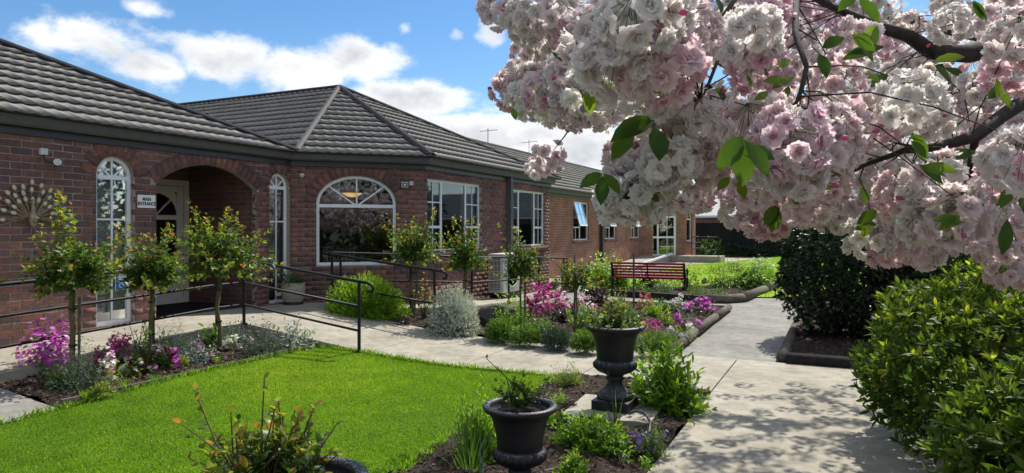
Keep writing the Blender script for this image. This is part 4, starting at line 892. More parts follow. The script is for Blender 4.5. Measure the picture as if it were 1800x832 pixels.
MB().box((0, -.13, .6), (.03, .02, .5), (Vector((1, 0, 0)), Vector((0, .95, .3)).normalized(), Vector((0, -.3, .95)).normalized())).build('back_strap', MT['steel'], be)
# ================================================================ urns
UP = [(.16, 0), (.165, .02), (.15, .05), (.10, .09), (.07, .13), (.066, .16), (.085, .175), (.085, .19), (.07, .2), (.09, .22), (.15, .25), (.185, .285), (.19, .315), (.175, .345), (.16, .352), (.165, .36), (.17, .42), (.185, .5), (.205, .57), (.225, .605), (.26, .625), (.272, .645), (.268, .66), (.245, .668), (.222, .66), (.215, .64), (.21, .6), (.02, .59)]
def flute(r, z, a): return r*(.97+.1*abs(math.sin(a*11))) if .225 < z < .345 else r
def urn(name, label, x, y, z, s_, plinth=True):
    t = thing(name, label, 'urn', (x, y, z)); pz = .085 if plinth else 0
    if plinth: MB().bx((-.17, -.17, 0), (.17, .17, .085)).build('plinth', MT['urn'], t, bevel=.006)
    body = [(r, zz) for r, zz in UP[:23]]
    MB().lathe([(r, zz+pz) for r, zz in UP], (0, 0, 0), 88, lambda r, zz, a: flute(r, zz-pz, a)).build('bowl', MT['urn'], t, smooth=True)
    MB().lathe([(.001, .60+pz), (.1, .612+pz), (.209, .6+pz)][::-1], (0, 0, 0), 24).build('potting_soil', MT['soil'], t)
    t.scale = (s_,)*3; return t
u1 = D(1081, 742, 5.78); U1 = urn('garden_urn', 'tall black fluted urn on a concrete slab beside the path', u1.x, u1.y, .091, .93)
sb = G(1081, 738, .05); prop(MB().prism([(-.36, -.36), (.36, -.37), (.37, .35), (-.36, .37)], -.06, 0).build('stepping_slab', MT['concrete'], loc=(u1.x+.0, u1.y, .09), rot=(0, 0, rad(4))), 'square concrete slab under the tall black urn', 'slab')
u2 = D(914, 870, 4.09); U2 = urn('garden_urn', 'black urn with a weathered speckled rim at the edge of the lawn', u2.x, u2.y, .0, .83, False)
u3 = D(520, 900, 2.44); U3 = urn('garden_urn', 'black urn cut by the lower picture edge under a rose', u3.x, u3.y, .0, .95)
# pots
def pot(label, p, r, h, mat, prof=None, name='plant_pot'):
    t = thing(name, label, 'pot', p)
    pr = prof or [(.62, 0), (.8, .1), (.97, .4), (1, .7), (.97, .95), (1.0, 1.0), (.9, 1.0), (.86, .9), (.02, .86)]
    MB().lathe([(a*r, b*h) for a, b in pr], n=32).build('bowl', mat, t, smooth=True); return t
ribs = []
for i in range(34):
    z = i/33; base = .80+.2*math.sin(min(1, z*1.15)*math.pi*.62); ribs.append((base*(1+(.012*math.cos(i*math.pi*1.0)) if z > .2 else base), z))
ribs = [(.76+.24*math.sin(min(1, (i/33)*1.2)*math.pi*.6)+(.012 if (i % 3 == 0 and i > 8) else 0), i/33) for i in range(34)]+[(.88, 1.0), (.86, .9), (.02, .88)]
pp_ = G(517, 535, FL); POT1 = pot('round beige ribbed pot by the slim window right of the porch', (pp_.x-.02, pp_.y, FL+.03), .2, .34, MT['pot'], ribs)
MB().lathe([(.15, -.03), (.17, -.03), (.165, .02), (.02, .02)], n=24).build('saucer', MT['black'], POT1)
pf = D(1046, 472, 19.8); POT2 = pot('dark bowl planter with white and pink flowers by the far wing', (pf.x, pf.y, .02), .3, .42, MT['black'])
pf2 = D(1003, 486, 17.5); POT3 = pot('dark round planter half hidden behind the last rose', (pf2.x, pf2.y, .02), .24, .4, MT['black'])
# rock
rk = MB(); bm = bmesh.new(); bmesh.ops.create_icosphere(bm, subdivisions=3, radius=1)
rr = random.Random(3); pl_ = [(Vector((rr.gauss(0, 1), rr.gauss(0, 1), rr.gauss(0, .8))).normalized(), rr.uniform(.62, .85)) for _ in range(16)]
for v in bm.verts:
    for n_, d_ in pl_:
        k = v.co.dot(n_)
        if k > d_: v.co -= n_*(k-d_)
    v.co += v.normal*rr.uniform(-.02, .02)
bmesh.ops.scale(bm, vec=(.36, .25, .24), verts=bm.verts); me = bpy.data.meshes.new('rock'); bm.to_mesh(me); bm.free()
rp_ = G(868, 574, .1); prop(link('rock', me, None, MT['stone'], (rp_.x, rp_.y+.15, .22), (.1, .15, .5)), 'large dark angular rock on the flower bed by the silver bush', 'rock')
for i, (px, py, s_, lab) in enumerate(((1152, 668, .07, 'small grey stone lying behind the tall urn'), (990, 725, .035, 'pebble near the lime shrub'), (1238, 497, .12, 'grey stone on the edge of the bench bed'), (972, 505, .16, 'brown rounded stone beside the far ramp'))):
    g = G(px, py, .06); o = link('stone', me, None, MT['stone'] , (g.x, g.y, .06+s_*.2), (i, i*.7, i*2.1)); o.scale = (s_/.3,)*3; prop(o, lab, 'stone')
# hose, pipe
def pipe(name, label, pts, r, mat, cat='hose'): return prop(MB().tube(pts, r, 8).build(name, mat, smooth=True), label, cat)
hp = [G(a, b, z) for a, b, z in ((1105, 728, .14), (1120, 722, .16), (1135, 728, .15), (1143, 742, .1), (1142, 758, .07), (1120, 768, .05))]
pipe('garden_hose', 'grey hose curling over the slab beside the tall urn', hp, .011, MT['trim_grey'])
pipe('irrigation_pipe', 'black irrigation pipe lying in the soil behind the urn', [G(1002, 680, .08), G(1030, 692, .075), G(1062, 706, .06)], .009, MT['black'], 'pipe')
pipe('irrigation_pipe', 'grey irrigation pipe at the lower edge of the urn bed', [G(955, 829, .06), G(1010, 817, .06), G(1046, 806, .055)], .009, MT['ac_grey'], 'pipe')
# garden stakes
for px, py0, py1, Yd, lab in ((1114, 445, 530, 12.6, 'grey wooden stake standing alone behind the tall urn plant'), (1010, 448, 590, 9.75, 'thin grey stake beside the smallest standard rose')):
    a = D(px, py1, Yd); b_ = D(px, py0, Yd); prop(MB().tube([(a.x, a.y, .03), (b_.x, b_.y, b_.z)], .019 if px > 1100 else .012, 6).build('garden_stake', MT['timber']), lab, 'stake')
# ================================================================ boundary fence and neighbour
fe = thing('boundary_fence', 'tall black boundary fence at the end of the back lawn', 'fence', (0, 37.5, 0))
PW = 2.0
for i in range(18):
    x0 = -3+i*PW; m = MB(); n = 14
    prof = [(x0+.03+(PW-.06)*k/(n*2), (.0 if (k//1) % 2 else .025)) for k in range(n*2+1)]
    V = [(a, -b, -.05) for a, b in prof]+[(a, -b, 1.98) for a, b in prof]; k = len(prof); m.add(V, [(j, j+1, k+j+1, k+j) for j in range(k-1)]); m.build('panel', MT['fence'], fe)
    MB().bx((x0-.035, -.06, -.05), (x0+.035, .02, 2.02)).build('post', MT['fence'], fe)
MB().bx((-3, -.05, 1.985), (33, .03, 2.03)).build('capping', MT['trim_grey'], fe)
nh = thing('neighbour_house', 'brick neighbouring house with pale tiled roof behind the black fence', 'house', (0, 46, 0))
MB().bx((-8, 0, -.1), (40, 8, 2.6)).build('wall', MT['brick_far_x'], nh)
PR0, TL0 = PR, TL
NP = [Vector((-8.4, 45.6, 2.62)), Vector((41, 45.6, 2.62)), Vector((36.5, 50.1, 5.0)), Vector((-3.8, 50.1, 5.0))]
MB().add([p-Vector((0, 46, .05)) for p in NP], [(0, 1, 2, 3)]).build('roof', MT['tile_pale'], nh)
nb_ = Bag(); q = []; exn = Vector((1, 0, 0)); eyn = (Vector((0, 4.5, 2.38))).normalized(); nnn = exn.cross(eyn)
for j in range(13):
    for i in range(130):
        x = -8.4+.3*i; yv = j*.37
        if 10 < i < 110 or True: q.append(Vector((0 if False else x, -.4, 2.62))+eyn*yv)
q = np.array([v for v in q if 3 < v.x < 30]); m_ = len(q)
V, Fq, T = scatter(TTV, TTF, q, np.repeat(np.array(eyn)[None], m_, 0), np.repeat(np.array(nnn)[None], m_, 0), np.repeat(np.array([[.3/PR, 1, 1.6]]), m_, 0), RNG.random(m_))
prop(nb_.put(V, Fq, T).build('roof_tiling', MT['tile_pale'], nh), kind='stuff')
MB().bx((-8.5, -.55, 2.45), (41, -.42, 2.6)).build('gutter', MT['white'], nh)
MB().bx((8.2, -.05, -.1), (8.5, .0, 2.45)).build('downpipe', MT['white'], nh)
# ================================================================ plants
L5 = ([(0, 0, 0), (.5, .42, .14), (0, 1, -.1), (-.5, .42, .14), (0, .45, .0)], [[0, 1, 2, 4], [0, 4, 2, 3]])
def leaf8():
    V = []; Fq = []
    for y_, w_, zc in ((0, .04, 0), (.22, .36, .05), (.5, .5, .08), (.78, .34, .03), (1, .02, -.1)): V += [(-w_, y_, zc+.16*w_), (0, y_, zc), (w_, y_, zc+.16*w_)]
    for i in range(4):
        a = 3*i; Fq += [[a, a+1, a+4, a+3], [a+1, a+2, a+5, a+4]]
    return V, Fq
L8 = leaf8()
BL = ([(-.5, 0, 0), (.5, 0, 0), (.42, .5, .08), (-.42, .5, .08), (.08, 1, .35), (-.08, 1, .35)], [[0, 1, 2, 3], [3, 2, 4, 5]])
def flower_t(n=5):
    V = [(0, 0, 0)]; Fq = []
    for i in range(n):
        a = 2*math.pi*i/n; da = math.pi/n*.95; k = len(V)
        V += [(math.cos(a-da)*.42, math.sin(a-da)*.42, .1), (math.cos(a)*.55, math.sin(a)*.55, .04), (math.cos(a+da)*.42, math.sin(a+da)*.42, .1)]; Fq.append([0, k, k+1, k+2])
    return V, Fq
FT = flower_t()
def jit(n, s): return RNG.normal(0, s, (n, 3))
def shoots(S, E, per, L, wd, tint0=.4, tip=.75, tv=.12, start=.35, tpl=L5, fan=.9, droop=.1, bend=.1):
    """leaves set along shoots S->E"""
    S = np.asarray(S, float); E = np.asarray(E, float); n = len(S); t = RNG.uniform(start, 1.0, (n, per)); t[:, 0] = 1
    ax = unit(E-S); B = jit(n, bend)*np.linalg.norm(E-S, axis=1, keepdims=True)
    P = S[:, None]+(E-S)[:, None]*t[..., None]+B[:, None]*(t*(1-t))[..., None]*2
    A = np.repeat(ax[:, None], per, 1); R = rdir(n*per).reshape(n, per, 3); R = unit(R-(R*A).sum(-1, keepdims=True)*A)
    d = unit(A*(.35+.9*(t[..., None])**3)+R*fan+np.array([0, 0, -droop])); up = unit(A+np.array([0, 0, .6])+jit(n*per, .35).reshape(n, per, 3))
    m = n*per; sz = RNG.uniform(.65, 1.15, m)*(1-.25*t.ravel())
    sc = np.column_stack([np.full(m, wd)*sz, np.full(m, L)*sz, np.full(m, wd)*sz])
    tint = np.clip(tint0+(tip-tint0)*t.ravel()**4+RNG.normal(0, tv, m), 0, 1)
    return scatter(tpl[0], tpl[1], P.reshape(-1, 3), d.reshape(-1, 3), up.reshape(-1, 3), sc, tint)
def dome_ends(n, r, low=-.05, rough=.22):
    u = rdir(n*3); u = u[u[:, 2] > low][:n]; k = RNG.uniform(1-rough*1.6, 1.08, len(u))[:, None]; lump = (1+rough*.5*np.sin(u[:, :1]*6+u[:, 1:2]*4)+rough*.4*np.sin(u[:, 2:3]*7-u[:, :1]*5)); return u*k*lump*np.array(r)
def stems_mesh(S, E, r0, r1, n=4, bend=.08):
    mb = MB()
    for s_, e in zip(S, E):
        s_, e = Vector(s_), Vector(e); L = (e-s_).length; m = s_.lerp(e, .5)+Vector((random.gauss(0, bend)*L, random.gauss(0, bend)*L, .05*L)); mb.tube([s_, m, e], [r0, (r0+r1)/2, r1], n, cap=False)
    return mb
def mound(name, label, cat, px, py, wpx, hpx, mat, z=.09, n=120, per=7, L=.045, wd=.02, group=None, flowers=None, fmat=None, fn=60, fs=.03, squash=1.0, tint=(.35, .75), low=-.05, tpl=L5, fan=.9, rough=.22, Y=None, flift=.0, fclump=0):
    g = G(px, py, z) if Y is None else D(px, py, Y); Yd = depth(g); wpx *= 1.12; hpx *= 1.14; fs *= 1.35; fn = int(fn*1.5); r = wpx*Yd/F/2; h = hpx*Yd/F
    # the foot of a plant stands behind its visible lower edge
    bx, by = W((px-900)/F*(Yd+r*.55), Yd+r*.55); base = Vector((bx, by, g.z))
    t = thing(name, label, cat, base, group)
    n = int(n*1.7); per = int(per*1.25); E = dome_ends(n, (r, r*squash, h), low, rough); S = E*np.array([.25, .25, .0])*1.0; S[:, 2] = np.minimum(.0, E[:, 2])
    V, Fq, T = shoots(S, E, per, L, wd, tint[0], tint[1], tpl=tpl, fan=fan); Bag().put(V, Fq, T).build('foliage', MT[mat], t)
    if fmat:
        k = fn; e = dome_ends(k, (r*1.0, r*squash, h*1.06), .12, rough)
        if fclump:
            cts = dome_ends(fclump, (r*.9, r*squash*.9, h*1.02), .15, rough); e = cts[RNG.integers(0, len(cts), k)]+RNG.normal(0, 1, (k, 3))*np.array([r*.13, r*.13, h*.1])
        e[:, 2] += flift; nn = unit(e+np.array([0, 0, h*.3])+jit(len(e), .35*r)); d = rdir(len(e)); sc = RNG.uniform(.7, 1.2, len(e))*fs
        zc = e[:, 2]/max(h, .01)
        V, Fq, T = scatter(FT[0], FT[1], e, d, nn, sc, np.clip(RNG.beta(1.5, 1.6, len(e)), 0, 1)); Bag().put(V, Fq, T).build('flowers', MT[fmat], t)
    return t
def tuft(name, label, px, py, wpx, hpx, mat='bright', z=.09, n=60, wd=.006, group=None, cat='grass tuft', spread=.55, Y=None):
    g = G(px, py, z) if Y is None else D(px, py, Y); Yd = depth(g); r = wpx*Yd/F/2; h = hpx*Yd/F; bx, by = W((px-900)/F*(Yd+r*.4), Yd+r*.4)
    t = thing(name, label, cat, (bx, by, g.z), group); a = RNG.uniform(0, 2*math.pi, n); q = np.sqrt(RNG.random(n))*r*.55
    P = np.column_stack([np.cos(a)*q, np.sin(a)*q, np.full(n, -.01)]); lean = RNG.uniform(0, spread, n)*(.5+q/r); d = np.column_stack([np.cos(a)*lean, np.sin(a)*lean, np.ones(n)]); nn = np.column_stack([-np.cos(a), -np.sin(a), np.full(n, .3)])+jit(n, .2)
    hh = h*RNG.uniform(.6, 1.12, n); V, Fq, T = scatter(BL[0], BL[1], P, d, -nn, np.column_stack([np.full(n, wd), hh, hh*RNG.uniform(.3, 1, n)]), np.clip(RNG.normal(.45, .2, n), 0, 1)); Bag().put(V, Fq, T).build('blades', MT[mat], t); return t
# ---------------------------------------------------------------- standard roses
def standard_rose(label, base, ztop, zlow, r, seed, spires=(), n=95, per=9, trunk_r=.026, lean=0.0, L=.074, stake=False, tint0=.6, tip=.83):
    global RNG
    RNG = np.random.default_rng(seed); random.seed(seed)
    t = thing('standard_rose', label, 'rose tree', base, 'standard roses'); b = Vector(base); H = (zlow-base[2]); hc = ztop-zlow
    jx = [random.gauss(0, .014) for _ in range(6)]; tp = [(0, 0, -.05), (lean*.25+jx[0], jx[1], H*.3), (lean*.5+jx[2], jx[3], H*.6), (lean*.85+jx[4], jx[5], H*.88), (lean, 0, H+hc*.18)]
    MB().tube(tp, [trunk_r*1.2, trunk_r, trunk_r*.95, trunk_r*1.12, trunk_r*.9], 9).build('trunk', MT['rose_bark'], t, smooth=True)
    hub = np.array([lean, 0, H+hc*.15]); E = dome_ends(n, (r, r, hc*.78), -.35, .5); E[:, 2] += H+hc*.22; E[:, 0] += lean
    for (dx, dz, k) in spires:                           # long young shoots
        c = Vector((CT*dx, ST*dx, dz-base[2])); E = np.concatenate([E, np.array([c])+jit(k, .035)])
    S = hub+(E-hub)*RNG.uniform(.05, .3, (len(E), 1))
    crown = Bag(); V, Fq, T = shoots(S, E, int(per*1.5), L, L*.62, tint0, tip, .13, .3, L5, .95, .12)
    crown.put(V, Fq, T)
    k = n*3; I = dome_ends(k, (r*.7, r*.7, hc*.45), -.6, .3); I[:, 2] += H+hc*.3; I[:, 0] += lean
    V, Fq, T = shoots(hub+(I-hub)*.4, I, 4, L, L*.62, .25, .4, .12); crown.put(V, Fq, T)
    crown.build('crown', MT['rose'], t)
    sel = RNG.choice(len(E), min(len(E), 46), replace=False); stems_mesh([hub]*len(sel), E[sel], .007, .0025).build('branches', MT['stem'], t)
    if stake or seed in (11, 14):
        MB().tube([(.045, .03, -.05), (.05+lean*.9, .035, H*.98)], .015, 6).build('stake', MT['timber'], t)
    for q in (.42, .85): MB().lathe([(trunk_r*1.5, -.008), (trunk_r*1.55, 0), (trunk_r*1.5, .008)], (lean*q, 0, H*q), 10).build('tie', MT['black'], t)
def at_d(x, y, z=.09): return (x, y, z)
standard_rose('standard rose with a tall crooked spire below the peacock, by the slim window', (1.9, -1.724, .1), 1.68, .94, .5, 11, spires=((-.1, 1.92, 7), (-.14, 1.75, 6), (.4, 1.45, 5), (-.42, 1.22, 6)), n=100, per=10)
standard_rose('narrow standard rose in front of the porch door, between two others', (1.9, -.867, .1), 1.63, .92, .43, 12, spires=((-.26, 1.66, 4), (.2, 1.6, 4)), n=90, per=9)
standard_rose('fullest standard rose, in front of the porch arch', (1.9, .03, .1), 1.8, 1.0, .63, 13, spires=((-.3, 1.83, 5), (.1, 1.82, 4), (.5, 1.55, 4)), n=140, per=11)
standard_rose('standard rose in front of the corner of the bay', (2.4, 3.4, .15), 1.84, 1.02, .53, 14, spires=((.38, 1.9, 6), (-.4, 1.62, 4)), n=110, per=10, lean=.08)
standard_rose('standard rose beside the silver bush, before the wide window', (3.4, 3.4, .1), 1.68, .92, .42, 15, spires=((-.12, 1.75, 4), (.1, 1.7, 4)), n=80, per=10, lean=.03)
standard_rose('slim standard rose in front of the air conditioner', (4.42, 3.34, .1), 1.58, .83, .37, 16, n=65, per=9, trunk_r=.016, stake=True, spires=((-.1, 1.62, 3),))
standard_rose('smallest standard rose with thin crown beside the grey stake', (5.39, 3.1, .1), 1.36, .72, .36, 17, n=42, per=7, trunk_r=.014)
# ---------------------------------------------------------------- bed below the left railing
RNG = np.random.default_rng(50); random.seed(50)
FP = 'flowering plant'
mound('flowering_stock', 'tall magenta and purple flowering plant at the left end of the bed', FP, 82, 664, 97, 78, 'green', n=50, per=6, fmat='magenta', fn=330, fs=.034, rough=.35, flift=.03, fclump=34)
mound('fern_leaf_plant', 'feathery green bush around the trunk of the leftmost rose', 'bush', 138, 690, 97, 73, 'sage', n=170, per=10, L=.03, wd=.011, tint=(.1, .4))
mound('flowering_stock', 'crimson and pink flowers behind the fern-leaved bush', FP, 200, 650, 83, 47, 'green', n=50, fmat='crimson', fn=210, fs=.03, fclump=14)
mound('flowering_stock', 'white and crimson flowers close to the timber edging', FP, 192, 685, 51, 52, 'lime', n=26, per=5, fmat='white_pink', fn=120, fs=.03, fclump=9)
mound('herb_clump', 'small yellow green leafy clump below the white and crimson flowers', 'plant', 178, 696, 39, 21, 'lime', n=30, L=.035)
for px, py, h, lab in ((28, 662, 16, 'grass tuft at the far left end of the bed'), (150, 700, 20, 'grass tuft below the fern-leaved bush'), (219, 681, 18, 'grass tuft right of the white and crimson flowers'), (271, 669, 15, 'grass tuft below the rambling young rose'), (382, 636, 13, 'grass tuft in front of the white flowers')): tuft('grass_tuft', lab, px, py, 24, h, 'bright', n=50, group='grass tufts in the left bed')
mound('alyssum', 'white flowers edging the soil below the crimson flowers', FP, 232, 662, 34, 26, 'lime', n=16, fmat='white_flower', fn=60, fs=.028, fclump=6)
mound('flowering_stock', 'pink and white flowers between the second rose trunk and the silver plant', FP, 276, 652, 40, 34, 'green', n=22, fmat='white_pink', fn=80, fs=.03, fclump=7)
mound('flowering_stock', 'magenta posy just left of the third rose trunk', FP, 352, 634, 34, 26, 'green', n=18, fmat='magenta', fn=60, fs=.03, fclump=5)
mound('catmint', 'green leafy filler at the left foot of the leftmost rose', 'plant', 108, 686, 50, 34, 'green', n=50, per=7, L=.05, wd=.02)
def young_rose(label, px, py, z, wpx, hpx, n, per, L, seed, Y=None, tip=.6, mat='rose', tint0=.4):
    g = G(px, py, z) if Y is None else D(px, py, Y); Yd = depth(g); r = wpx*Yd/F/2; h = hpx*Yd/F; t = thing('rose_bush', label, 'rose bush', g)
    a = RNG.uniform(0, 6.28, n); q = RNG.uniform(.1, 1, n)*r; E = np.column_stack([np.cos(a)*q, np.sin(a)*q, h*(1-.45*(q/r)**2)*RNG.uniform(.55, 1.05, n)]); S = E*np.array([.12, .12, 0])
    V, Fq, T = shoots(S, E, per, L, L*.62, tint0, tip, .12, .25, L8 if Yd < 6 else L5, 1.0, .1); Bag().put(V, Fq, T).build('foliage', MT[mat], t); stems_mesh(S, E, .007, .003).build('stems', MT['stem'], t); return t
young_rose('young leafy rose climbing in front of the second rose trunk', 252, 652, .1, 84, 92, 16, 14, .062, 3, tint0=.3, tip=.45)
mound('lavender_bush', 'blue-grey feathery bush left of the third rose trunk', 'bush', 303, 626, 76, 50, 'sage', n=150, per=8, L=.035, wd=.01, tint=(.25, .55))
mound('silver_ragwort', 'pale silver plant between magenta posies', 'plant', 336, 642, 69, 42, 'silver', n=60, per=6, L=.06, wd=.03, tint=(.1, .5))
mound('flowering_stock', 'small magenta and white posy in the middle of the left bed', FP, 291, 650, 34, 50, 'green', n=18, fmat='crimson', fn=60, fs=.03, fclump=4)
mound('flowering_stock', 'low magenta posy with pale leaves beside the silver plant', FP, 318, 650, 30, 28, 'lime', n=14, fmat='magenta', fn=40, fs=.03, fclump=3)
mound('alyssum', 'white flowers near the third rose trunk', FP, 403, 622, 46, 26, 'lime', n=18, fmat='white_flower', fn=90, fs=.026, fclump=6)
mound('alyssum', 'small white posy beside the lavender', FP, 428, 614, 28, 26, 'green', n=12, fmat='white_flower', fn=50, fs=.026, fclump=3)
mound('hosta', 'broad-leaved green plant at the foot of the third rose trunk', 'plant', 374, 616, 51, 42, 'green', n=22, per=4, L=.11, wd=.05, tint=(.4, .8), tpl=L8)
mound('sage_bush', 'soft grey-green plant behind the third rose trunk', 'plant', 412, 607, 53, 38, 'sage', n=60, per=7, L=.05, wd=.018, tint=(.5, .9))
mound('lavender_bush', 'grey lavender bush with dark purple spikes', 'lavender', 461, 626, 80, 54, 'sage', n=190, per=8, L=.045, wd=.009, tint=(.25, .5), fmat='violet', fn=40, fs=.02, flift=.05)
mound('silver_ragwort', 'silver-leaved plant at the right end of the left bed', 'plant', 516, 614, 71, 45, 'silver', n=70, per=6, L=.065, wd=.032, tint=(.15, .6))
# ---------------------------------------------------------------- small bed behind the sloping handrail
mound('green_hedge_bush', 'broad bright green grassy bush beside the sloping handrail', 'bush', 642, 566, 142, 66, 'bright', z=.16, n=1100, per=11, L=.085, wd=.017, tint=(.3, .95), fan=.5, rough=.07, squash=.8)
mound('violet_plant', 'dull purple low plant at the right foot of the bright green bush', 'plant', 706, 574, 46, 18, 'purple_leaf', z=.13, n=40, L=.04)
mound('daylily_clump', 'green leafy clump right below the bright green bush', 'plant', 692, 566, 46, 28, 'green', z=.14, n=50, per=6, L=.06, wd=.015)
young_rose('rose with reddish young leaves behind the curled rail end', 745, 560, .13, 56, 82, 15, 14, .07, 5, tip=1.0, tint0=.6)
# ---------------------------------------------------------------- flower bed by the path
mound('silver_bush', 'silvery white rounded bush beside the curled rail end', 'bush', 797, 588, 84, 70, 'silver', n=520, per=12, L=.042, wd=.019, tint=(.15, .8), rough=.1)
mound('silver_bush', 'upper silvery lobe behind the rounded silver bush', 'bush', 812, 556, 52, 44, 'silver', n=240, per=11, L=.042, wd=.019, tint=(.3, .95), rough=.1)
for px, py, wd_, h, lab in ((880, 598, 50, 30, 'low dark green grassy mound below the rock'), (925, 603, 52, 26, 'low grassy mound second from the rock'), (979, 609, 48, 26, 'dull heathery mound third along the path edge'), (1029, 615, 46, 28, 'grassy mound partly behind the tall urn'), (1150, 622, 66, 30, 'grassy mound right of the tall urn')):
    mound('dianthus_mound', lab, 'mound plant', px, py, wd_, h, 'green' if px != 979 else 'sage', n=260, per=10, L=.055, wd=.011, tint=(.35, .85) if px != 979 else (.0, .25), fan=.55, rough=.1, group='mounds along the bed edge')
mound('astilbe', 'pale green ferny plant behind the slim rose stem', 'plant', 905, 572, 56, 66, 'bright', n=46, per=8, L=.075, wd=.03, tint=(.6, 1), rough=.4)
mound('green_bush', 'green bush beside the grassy mounds, right of the rock', 'bush', 912, 585, 44, 34, 'green', n=70, per=7, L=.06, wd=.02)
mound('flowering_stock', 'large magenta and white flower group before the far ramp', FP, 965, 556, 70, 42, 'green', n=50, fmat='crimson', fn=260, fs=.04, fclump=22)
mound('flowering_stock', 'white and pink flowers beside the large magenta group', FP, 1003, 552, 44, 36, 'green', n=30, fmat='white_pink', fn=130, fs=.04, fclump=9)
mound('heuchera', 'dark purple leaved plant behind the tall urn', 'plant', 1046, 538, 56, 32, 'purple_leaf', n=60, per=6, L=.09, wd=.06)
mound('heuchera', 'small dark red leafy plant by the thin stake', 'plant', 985, 566, 30, 24, 'purple_leaf', n=30, per=5, L=.07, wd=.045)
mound('geranium', 'crimson posy beside the thin stake', FP, 1018, 548, 26, 20, 'green', n=16, fmat='crimson', fn=40, fs=.04)
mound('green_bush', 'dark green bush left of the tall urn plant', 'bush', 1036, 580, 54, 36, 'green', n=90, per=7, L=.06, wd=.02, tint=(.2, .5))
mound('cyclamen', 'small magenta posy right of the tall urn rim', FP, 1147, 590, 36, 20, 'lime', n=18, fmat='crimson', fn=50, fs=.03, flift=.02)
mound('coleus', 'yellow and red leaved plant above the small magenta posy', 'plant', 1165, 572, 34, 30, 'lime', n=26, per=6, L=.07, wd=.035)
mound('salvia', 'salmon red flowers behind the tall urn plant', FP, 1135, 545, 28, 24, 'green', n=22, fmat='salmon', fn=60, fs=.035)
mound('cabbage_plant', 'small dark leafy plant in the middle of the flower bed', 'plant', 1168, 549, 32, 20, 'green', n=20, per=4, L=.09, wd=.06)
mound('alyssum', 'white flowers left of the magenta border flowers', FP, 1196, 550, 30, 22, 'sage', n=20, fmat='white_flower', fn=70, fs=.035, fclump=6)
mound('heuchera', 'dark leaved plant beside the magenta border flowers', 'plant', 1218, 548, 36, 24, 'purple_leaf', n=30, per=5, L=.08, wd=.05)
mound('flowering_stock', 'magenta flowers at the far end of the log edging', FP, 1240, 552, 40, 24, 'green', n=26, fmat='magenta', fn=120, fs=.04, fclump=8)
mound('flowering_stock', 'pink magenta flowers midway along the log edging', FP, 1207, 578, 40, 34, 'green', n=26, fmat='magenta', fn=120, fs=.036, fclump=7)
mound('alyssum', 'white and cream flowers at the near end of the log edging', FP, 1200, 596, 44, 24, 'lime', n=26, fmat='white_flower', fn=60, fs=.036, fclump=4)
mound('lobelia', 'pale leafy clump in the middle of the flower bed, near the mounds', 'plant', 1080, 600, 40, 20, 'sage', n=30, per=5, L=.05, wd=.02)
for a in (('catmint', 'pale green leafy filler between the rock and the slim rose stem', 'plant', 890, 582, 46, 40, 'bright'), ('catmint', 'bushy green filler in front of the large magenta group', 'plant', 950, 588, 62, 34, 'green'), ('catmint', 'soft green filler right of the thin stake', 'plant', 1022, 572, 50, 30, 'bright'),
          ('catmint', 'leafy green rose shoots behind the tall urn plant', 'plant', 1085, 548, 56, 40, 'rose'), ('catmint', 'green filler before the dark plinth of the flower bed', 'plant', 1105, 565, 44, 26, 'green'), ('catmint', 'green filler beside the salmon red flowers', 'plant', 1150, 556, 36, 24, 'bright'),
          ('catmint', 'grey-green filler along the near log', 'plant', 1178, 606, 40, 24, 'sage'), ('catmint', 'reddish green filler beside the small bare soil patch', 'plant', 1060, 585, 44, 26, 'rose')):
    mound(*a, n=60, per=7, L=.06, wd=.026, tint=(.45, .9), rough=.35)
mound('flowering_stock', 'bright pink and white flowers between the dark purple plant and the stake', FP, 1030, 556, 40, 26, 'green', n=24, fmat='white_pink', fn=90, fs=.036, fclump=7)
mound('flowering_stock', 'crimson flowers left of the large magenta group', FP, 935, 552, 36, 34, 'green', n=24, fmat='crimson', fn=110, fs=.038, fclump=9)
# ---------------------------------------------------------------- bench bed and back lawn
mound('physalis_bush', 'bright green leafy bush at the left end of the red bench', 'bush', 1072, 506, 74, 52, 'bright', n=130, per=8, L=.11, wd=.07, tint=(.5, 1))
mound('heuchera', 'dark purple plant in front of the bench', 'plant', 1130, 508, 46, 30, 'purple_leaf', n=40, per=5, L=.1, wd=.07)
mound('green_bush', 'grey-green bush in front of the middle of the bench', 'bush', 1170, 508, 64, 36, 'sage', n=80, per=7, L=.07, wd=.02, tint=(.3, .8))
mound('green_bush', 'dark rose bush by the right bench end', 'bush', 1212, 509, 48, 36, 'rose', n=36, per=7, L=.08, wd=.05)
for px, py, lab in ((1122, 514, 'green mound at the left of the bench bed edging'), (1167, 516, 'green mound with pale blue flowers on the bench bed'), (1228, 522, 'green mound in the middle of the bench bed edging'), (1265, 524, 'green mound at the corner of the bench bed')):
    mound('dianthus_mound', lab, 'mound plant', px, py, 38, 14, 'green', n=120, per=6, L=.06, wd=.01, fan=.6, tint=(.4, .9), rough=.1, group='mounds along the bench bed', fmat='violet' if px == 1167 else None, fn=24, fs=.03)
mound('peony_bush', 'grey-green bush right of the bench on the bed', 'bush', 1278, 508, 62, 26, 'green', n=110, per=7, L=.1, wd=.04, tint=(.5, 1.0))
mound('hydrangea', 'broad-leaved dark green bush at the end of the bench bed', 'bush', 1322, 508, 58, 30, 'green', n=90, per=6, L=.14, wd=.09, tint=(.35, .8))
mound('grass_clump', 'pale green plants at the far right of the bench bed', 'plant', 1352, 496, 40, 26, 'bright', n=80, per=6, L=.12, wd=.03, tint=(.4, .9))
